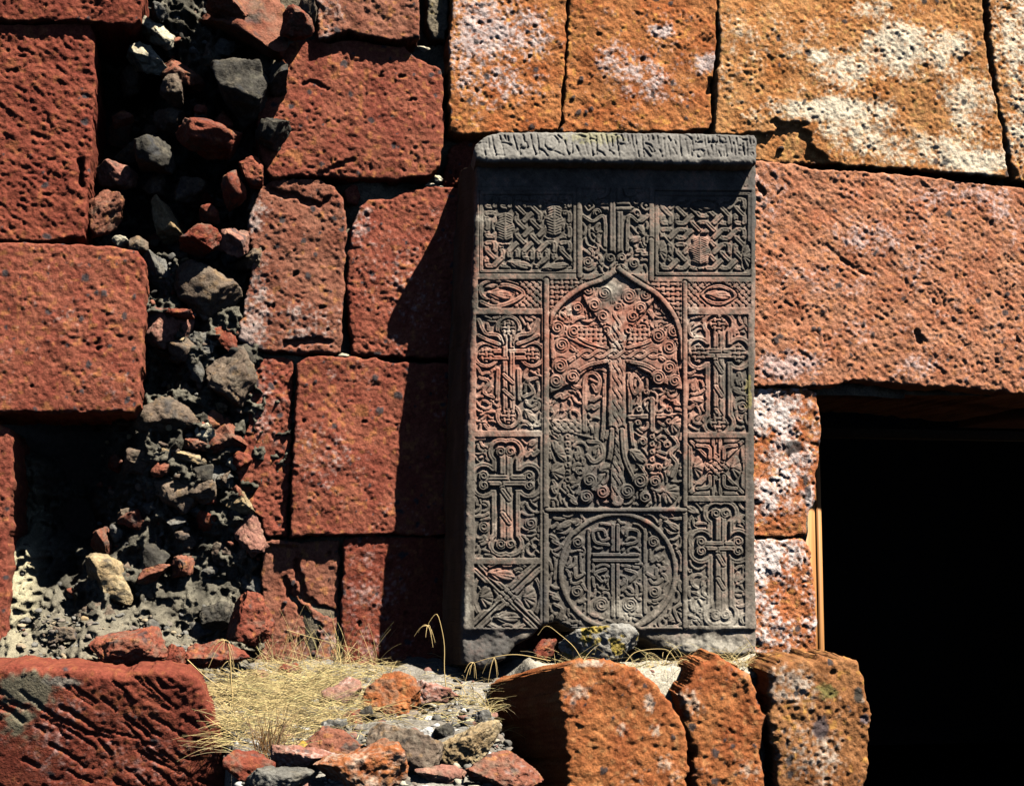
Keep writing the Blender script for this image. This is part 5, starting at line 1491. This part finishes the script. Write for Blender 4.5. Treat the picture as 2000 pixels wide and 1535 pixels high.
GS(858, 1520, 92, 32, 'pink', 'flat pink-red stone at the bottom edge below the grey-brown stone', 1017, 8)
GS(592, 1497, 112, 48, 'pink', 'long pink stone with a whitish left end', 1018, 10, 0.35, sub=5)
GS(706, 1512, 158, 72, 'orange', 'large orange stone with white crust at the bottom edge', 1019, -6, 0.42, sub=5)
GS(484, 1508, 84, 50, 'dred', 'dark red stone next to the large chiselled block', 1020, 18)
GS(552, 1530, 118, 36, 'grey', 'grey stone lying at the bottom edge left of the orange one', 1021, 0)
GS(568, 1308, 46, 26, 'dred', 'small dark red stone in the grass close to the wall foot', 1022, 0)
GS(505, 1318, 44, 22, 'pink', 'small pale pink stone left of the small dark red one by the wall', 1023, 5)
GS(496, 1208, 86, 98, 'red', 'upright red chunk with a pale top standing against the rubble core', 1024, 25, sub=5, d=0.20)
GS(250, 1268, 140, 66, 'red', 'flat red stone above the chiselled block, left of two smaller red ones', 1025, -10, sub=5, d=0.42)
GS(416, 1278, 128, 46, 'red', 'flat red stone under a drooping grass head', 1026, -4, sub=5, d=0.36)
GS(345, 1287, 48, 46, 'dred', 'small dark red stone wedged between two flat red stones', 1027, 30, d=0.38)
GS(1172, 1256, 152, 84, dict(a=(0.27, 0.255, 0.225), b=(0.40, 0.38, 0.34), fleck=(0.36, 0.33, 0.28), white=(0.45, 0.43, 0.40)), 'grey stone with yellow lichen propping the foot of the carved slab', 1028, 4, 0.15, sub=5, d=0.50, sharp=0.8)
GS(1066, 1268, 50, 42, 'dred', 'small dark red stone under the broken foot of the carved slab', 1029, -20, d=0.33)
GS(1500, 1300, 36, 24, 'pale', 'small pale stone on the ledge between the slab foot and the brown-orange block', 1030, 0, d=0.55)

# yellow lichen crusts on the propping stone are part of its colour
so = [o for o in COL.objects if o.get('label', '').startswith('grey stone with yellow')][0]
ca = so.data.color_attributes['tint']; n = len(so.data.vertices)
buf = np.zeros(n*4, dtype=np.float32); ca.data.foreach_get('color', buf); buf = buf.reshape(-1, 4)
co = np.zeros(n*3, dtype=np.float32); so.data.vertices.foreach_get('co', co); co = co.reshape(-1, 3).astype(float)
mk = sstep(0.25, 0.42, fbm(co+3.3, 0.03, 401, 3)+0.35*np.exp(-((co[:, 0]+0.02)/0.05)**2))
buf[:, :3] = buf[:, :3]*(1-0.85*mk[:, None])+np.array((0.46, 0.33, 0.05))*0.85*mk[:, None]
ca.data.foreach_set('color', buf.ravel())

# ================================================================== GRAVEL
rr = np.random.RandomState(12)
pv, pf, pcx = [], [], []
nb = 0
PAL = ['grey', 'grey', 'grey', 'white', 'gbrown', 'dark', 'grey', 'gbrown', 'red', 'pale']
CLUMP = [(rr.uniform(430, 740), rr.normal(1380, 50)) for _ in range(34)]
for k in range(2500):
    t = rr.rand()
    if t < 0.42: px, py = rr.uniform(450, 1040), 1535-135*rr.rand()**0.8+25
    elif t < 0.66: px, py = rr.uniform(640, 1010), rr.uniform(1370, 1500)
    elif t < 0.82: px, py = rr.uniform(440, 960), rr.uniform(1300, 1440)
    elif t < 0.87: px, py = rr.uniform(1190, 1510), rr.uniform(1288, 1330)
    else: px, py = rr.uniform(30, 460), rr.uniform(1200, 1300)
    if px < 460 and py < 1300:
        d = float(core_deep(np.array([px]), np.array([py]))[0])+0.02
        p = P(px, py, d)
        s = 0.004+0.012*rr.rand()**3
        pal = ROCKCOL[rr.choice(['gbrown', 'grey', 'tan'])]
    else:
        p, d = ground_hit(px, py)
        s = 0.004+0.017*rr.rand()**4
        pal = ROCKCOL[PAL[rr.randint(len(PAL))]]
    v, f = ICO[1]
    v = v.copy()
    for _ in range(4):
        n_ = rr.normal(size=3); n_ /= np.linalg.norm(n_)
        hh = v@n_-rr.uniform(0.3, 0.7)
        v -= np.where(hh > 0, hh, 0)[:, None]*n_
    v = v*np.array([s*rr.uniform(0.8, 1.6), s*1.1, s*rr.uniform(0.5, 0.95)])
    an = rr.uniform(0, 6.28); ca_, sa_ = math.cos(an), math.sin(an)
    v = np.stack([v[:, 0]*ca_-v[:, 1]*sa_, v[:, 0]*sa_+v[:, 1]*ca_, v[:, 2]], 1)
    c = np.array(pal['a'])+(np.array(pal['b'])-np.array(pal['a']))*rr.rand()
    c = c*0.7+np.array((0.34, 0.32, 0.28))*0.3
    pv.append(v+p+np.array([0, 0, s*0.2])); pf.append(f+nb); pcx.append(np.tile(c, (len(v), 1))); nb += len(v)
o = emit('gravel', np.concatenate(pv), np.concatenate(pf), np.concatenate(pcx), M_PEB, None, None, False)
tag(o, 'grey and white gravel strewn between the loose stones', 'gravel', kind='stuff')

# ================================================================== DRY GRASS
def blades(paths, widths, cols):
    """Three-sided tapering stalks along paths (N, K, 3)."""
    Np, K, _ = paths.shape
    t = np.gradient(paths, axis=1); t /= np.linalg.norm(t, axis=2)[..., None]+1e-9
    ref = np.tile(np.array([0.3, 0.8, 0.52]), (Np, K, 1))
    a = np.cross(t, ref); a /= np.linalg.norm(a, axis=2)[..., None]+1e-9
    b = np.cross(t, a)
    tap = np.linspace(1, 0.35, K)[None, :, None]*widths[:, None, None]/2
    rings = np.stack([paths+(a*math.cos(q)+b*math.sin(q))*tap for q in (0, 2.094, 4.189)], 2)
    V = rings.reshape(-1, 3)
    idx = np.arange(Np*K*3).reshape(Np, K, 3)
    fs = []
    for s in range(3):
        s2 = (s+1) % 3
        fs.append(np.stack([idx[:, :-1, s], idx[:, :-1, s2], idx[:, 1:, s2], idx[:, 1:, s]], -1).reshape(-1, 4))
    C = np.repeat(cols, K*3, axis=0)
    return V, np.concatenate(fs), C

rr = np.random.RandomState(77)
paths, wid, cl = [], [], []
def straw(p, L, az, el, bend, w, K=6, tint=None):
    t = np.linspace(0, 1, K)
    dirh = np.array([math.cos(az), math.sin(az), 0])
    e = el-bend*t
    st = L/(K-1)
    seg = dirh[None]*np.cos(e)[:, None]+np.array([0, 0, 1.0])[None]*np.sin(e)[:, None]
    side = np.array([-math.sin(az), math.cos(az), 0])
    seg = seg+side[None]*(rr.uniform(-0.5, 0.5)*t)[:, None]
    pts = p+np.concatenate([[np.zeros(3)], np.cumsum(seg[:-1]*st, 0)])
    paths.append(pts); wid.append(w)
    base = np.array((0.92, 0.67, 0.28)) if tint is None else np.array(tint)
    cl.append(np.clip(base*rr.choice([0.45, 0.7, 0.9, 1.0, 1.1])*rr.uniform(0.85, 1.1)+np.array([0, 0.02, 0.05])*rr.rand(), 0, 0.9))
for k in range(4200):          # matted straw
    while True:
        cq = CLUMP[rr.randint(len(CLUMP))] if rr.rand() < 0.7 else (rr.uniform(425, 760), rr.normal(1385, 52))
        px, py = cq[0]+rr.normal(0, 16), cq[1]+rr.normal(0, 9)
        if rr.rand() > 0.35+0.65*math.exp(-((px-530)/130.0)**2): continue
        dens = 1.0
        if px < 425 or px > 960 or py < 1300 or py > 1500: continue
        if py > 1430 and px > 560 and rr.rand() < 0.85: continue
        break
    p, d = ground_hit(px, py)
    straw(p+np.array([0, 0, rr.uniform(0.0, 0.024)]), rr.uniform(0.04, 0.17), rr.uniform(0, 6.28), rr.uniform(-0.2, 0.5), rr.uniform(-0.1, 0.8), rr.uniform(0.0013, 0.0025))
for k in range(1000):          # thinner cover further right and along the wall foot
    px, py = rr.uniform(440, 960), rr.uniform(1285, 1420)
    p, d = ground_hit(px, py)
    straw(p+np.array([0, 0, 0.005]), rr.uniform(0.03, 0.12), rr.uniform(0, 6.28), rr.uniform(-0.05, 0.5), rr.uniform(0.0, 0.9), rr.uniform(0.0014, 0.0024))
for k in range(420):           # tufts along the ledge under the slab
    px = rr.choice([rr.normal(1010, 35), rr.normal(1130, 30), rr.normal(1300, 60), rr.normal(1450, 30), rr.normal(960, 30)])
    p = P(px, rr.uniform(1286, 1300), rr.uniform(0.5, 0.62))
    p[2] = ground_z(p[0], -p[1])+0.005
    straw(p, rr.uniform(0.05, 0.15), rr.uniform(0, 6.28), rr.uniform(0.1, 1.1), rr.uniform(0.3, 1.8), rr.uniform(0.0013, 0.0022), 7)
for k in range(100):           # upright stems by the wall
    px = rr.uniform(500, 740)
    p, d = ground_hit(px, rr.uniform(1285, 1320))
    straw(p, rr.uniform(0.08, 0.22), rr.uniform(0, 6.28), rr.uniform(0.9, 1.5), rr.uniform(0.0, 0.8), rr.uniform(0.0013, 0.0022), 7)
for k in range(90):            # browner dry weed at the left of the mat
    px = rr.normal(525, 12)
    p, d = ground_hit(px, rr.uniform(1470, 1500))
    straw(p, rr.uniform(0.06, 0.16), rr.uniform(0, 6.28), rr.uniform(1.0, 1.5), rr.uniform(-0.2, 0.4), 0.0024, 6, (0.34, 0.17, 0.05))
V, Fc, C = blades(np.array([np.array([np.interp(np.linspace(0, 1, 7), np.linspace(0, 1, len(q)), q[:, i]) for i in range(3)]).T for q in paths]), np.array(wid), np.array(cl))
o = emit('dry_grass', V, Fc, C, M_STRAW)
tag(o, 'mat of dry yellow grass over the rubble at the wall foot', 'grass', kind='stuff')

# single tall stalks that can be told apart
def stalk(label, px_pts, ds, w=0.0042, heads=()):
    pts = [P(x, y, d) for (x, y), d in zip(px_pts, ds)]
    c = np.array([np.array([np.interp(np.linspace(0, 1, 22), np.linspace(0, 1, len(pts)), np.array(pts)[:, i]) for i in range(3)]).T])
    c = np.array([catmull(np.array(pts), max(2, 20//(len(pts)-1)))])
    P_, W_, C_ = [c[0]], [w], [np.array((0.74, 0.53, 0.22))]
    for (hx, hy, n) in heads:
        q = P(hx, hy, ds[-1])
        for j in range(n):
            e = q+np.array([rr.uniform(-0.05, 0.03), rr.uniform(-0.02, 0.02), rr.uniform(-0.085, -0.02)])
            line = np.array([q+(e-q)*u+np.array([0, 0, 0.012*math.sin(3.1*u)]) for u in np.linspace(0, 1, len(c[0]))])
            P_.append(line); W_.append(0.0034); C_.append(np.array((0.70, 0.50, 0.22)))
    K = len(c[0])
    V, Fc, C = blades(np.array(P_), np.array(W_), np.array(C_))
    o = emit('grass_stalk', V, Fc, C, M_STRAW, None, pts[0])
    return tag(o, label, 'grass')
stalk('tall bent grass stalk with a drooping head in front of the shaded slab side', [(874, 1360), (868, 1310), (868, 1262), (862, 1225), (853, 1199), (840, 1212), (834, 1225)], [0.50, 0.48, 0.46, 0.45, 0.44, 0.44, 0.44], heads=((836, 1222, 7),))
stalk('thin grass stalk curving over from the ledge in front of the slab foot', [(1075, 1290), (1010, 1278), (960, 1284), (920, 1296)], [0.62, 0.62, 0.62, 0.62], 0.003, heads=((925, 1294, 5), (965, 1284, 4)))
stalk('grass stalk arching beside the yellow lichen stone', [(1135, 1285), (1120, 1262), (1095, 1240), (1068, 1222), (1050, 1240)], [0.60, 0.59, 0.58, 0.57, 0.57], 0.003)
stalk('zigzag grass stalk lying across the gap right of the lichen stone', [(1222, 1292), (1245, 1272), (1300, 1268), (1322, 1290)], [0.62, 0.62, 0.62, 0.62], 0.0032)
stalk('straight grass stalk rising before the wall joint', [(672, 1380), (668, 1330), (663, 1270), (655, 1230), (645, 1195)], [0.4, 0.25, 0.14, 0.08, 0.07], 0.003)
stalk('long grass stalk leaning right across the wall foot', [(560, 1230), (610, 1245), (660, 1258), (700, 1270), (722, 1296)], [0.10, 0.10, 0.12, 0.14, 0.16], 0.003)
stalk('drooping seeded grass stalk over the flat red stone', [(455, 1370), (452, 1330), (450, 1290), (446, 1262), (436, 1248), (424, 1252)], [0.55, 0.53, 0.52, 0.51, 0.51, 0.51], 0.005, heads=((440, 1250, 9), (450, 1290, 5)))
stalk('straw stem lying slanted beside the chiselled block', [(366, 1288), (400, 1320), (440, 1350), (475, 1372)], [0.55, 0.55, 0.56, 0.58], 0.0045)
stalk('bent grass stalk left of the shaded block side', [(870, 1320), (890, 1326), (905, 1345), (916, 1376)], [0.5, 0.52, 0.55, 0.6], 0.003)
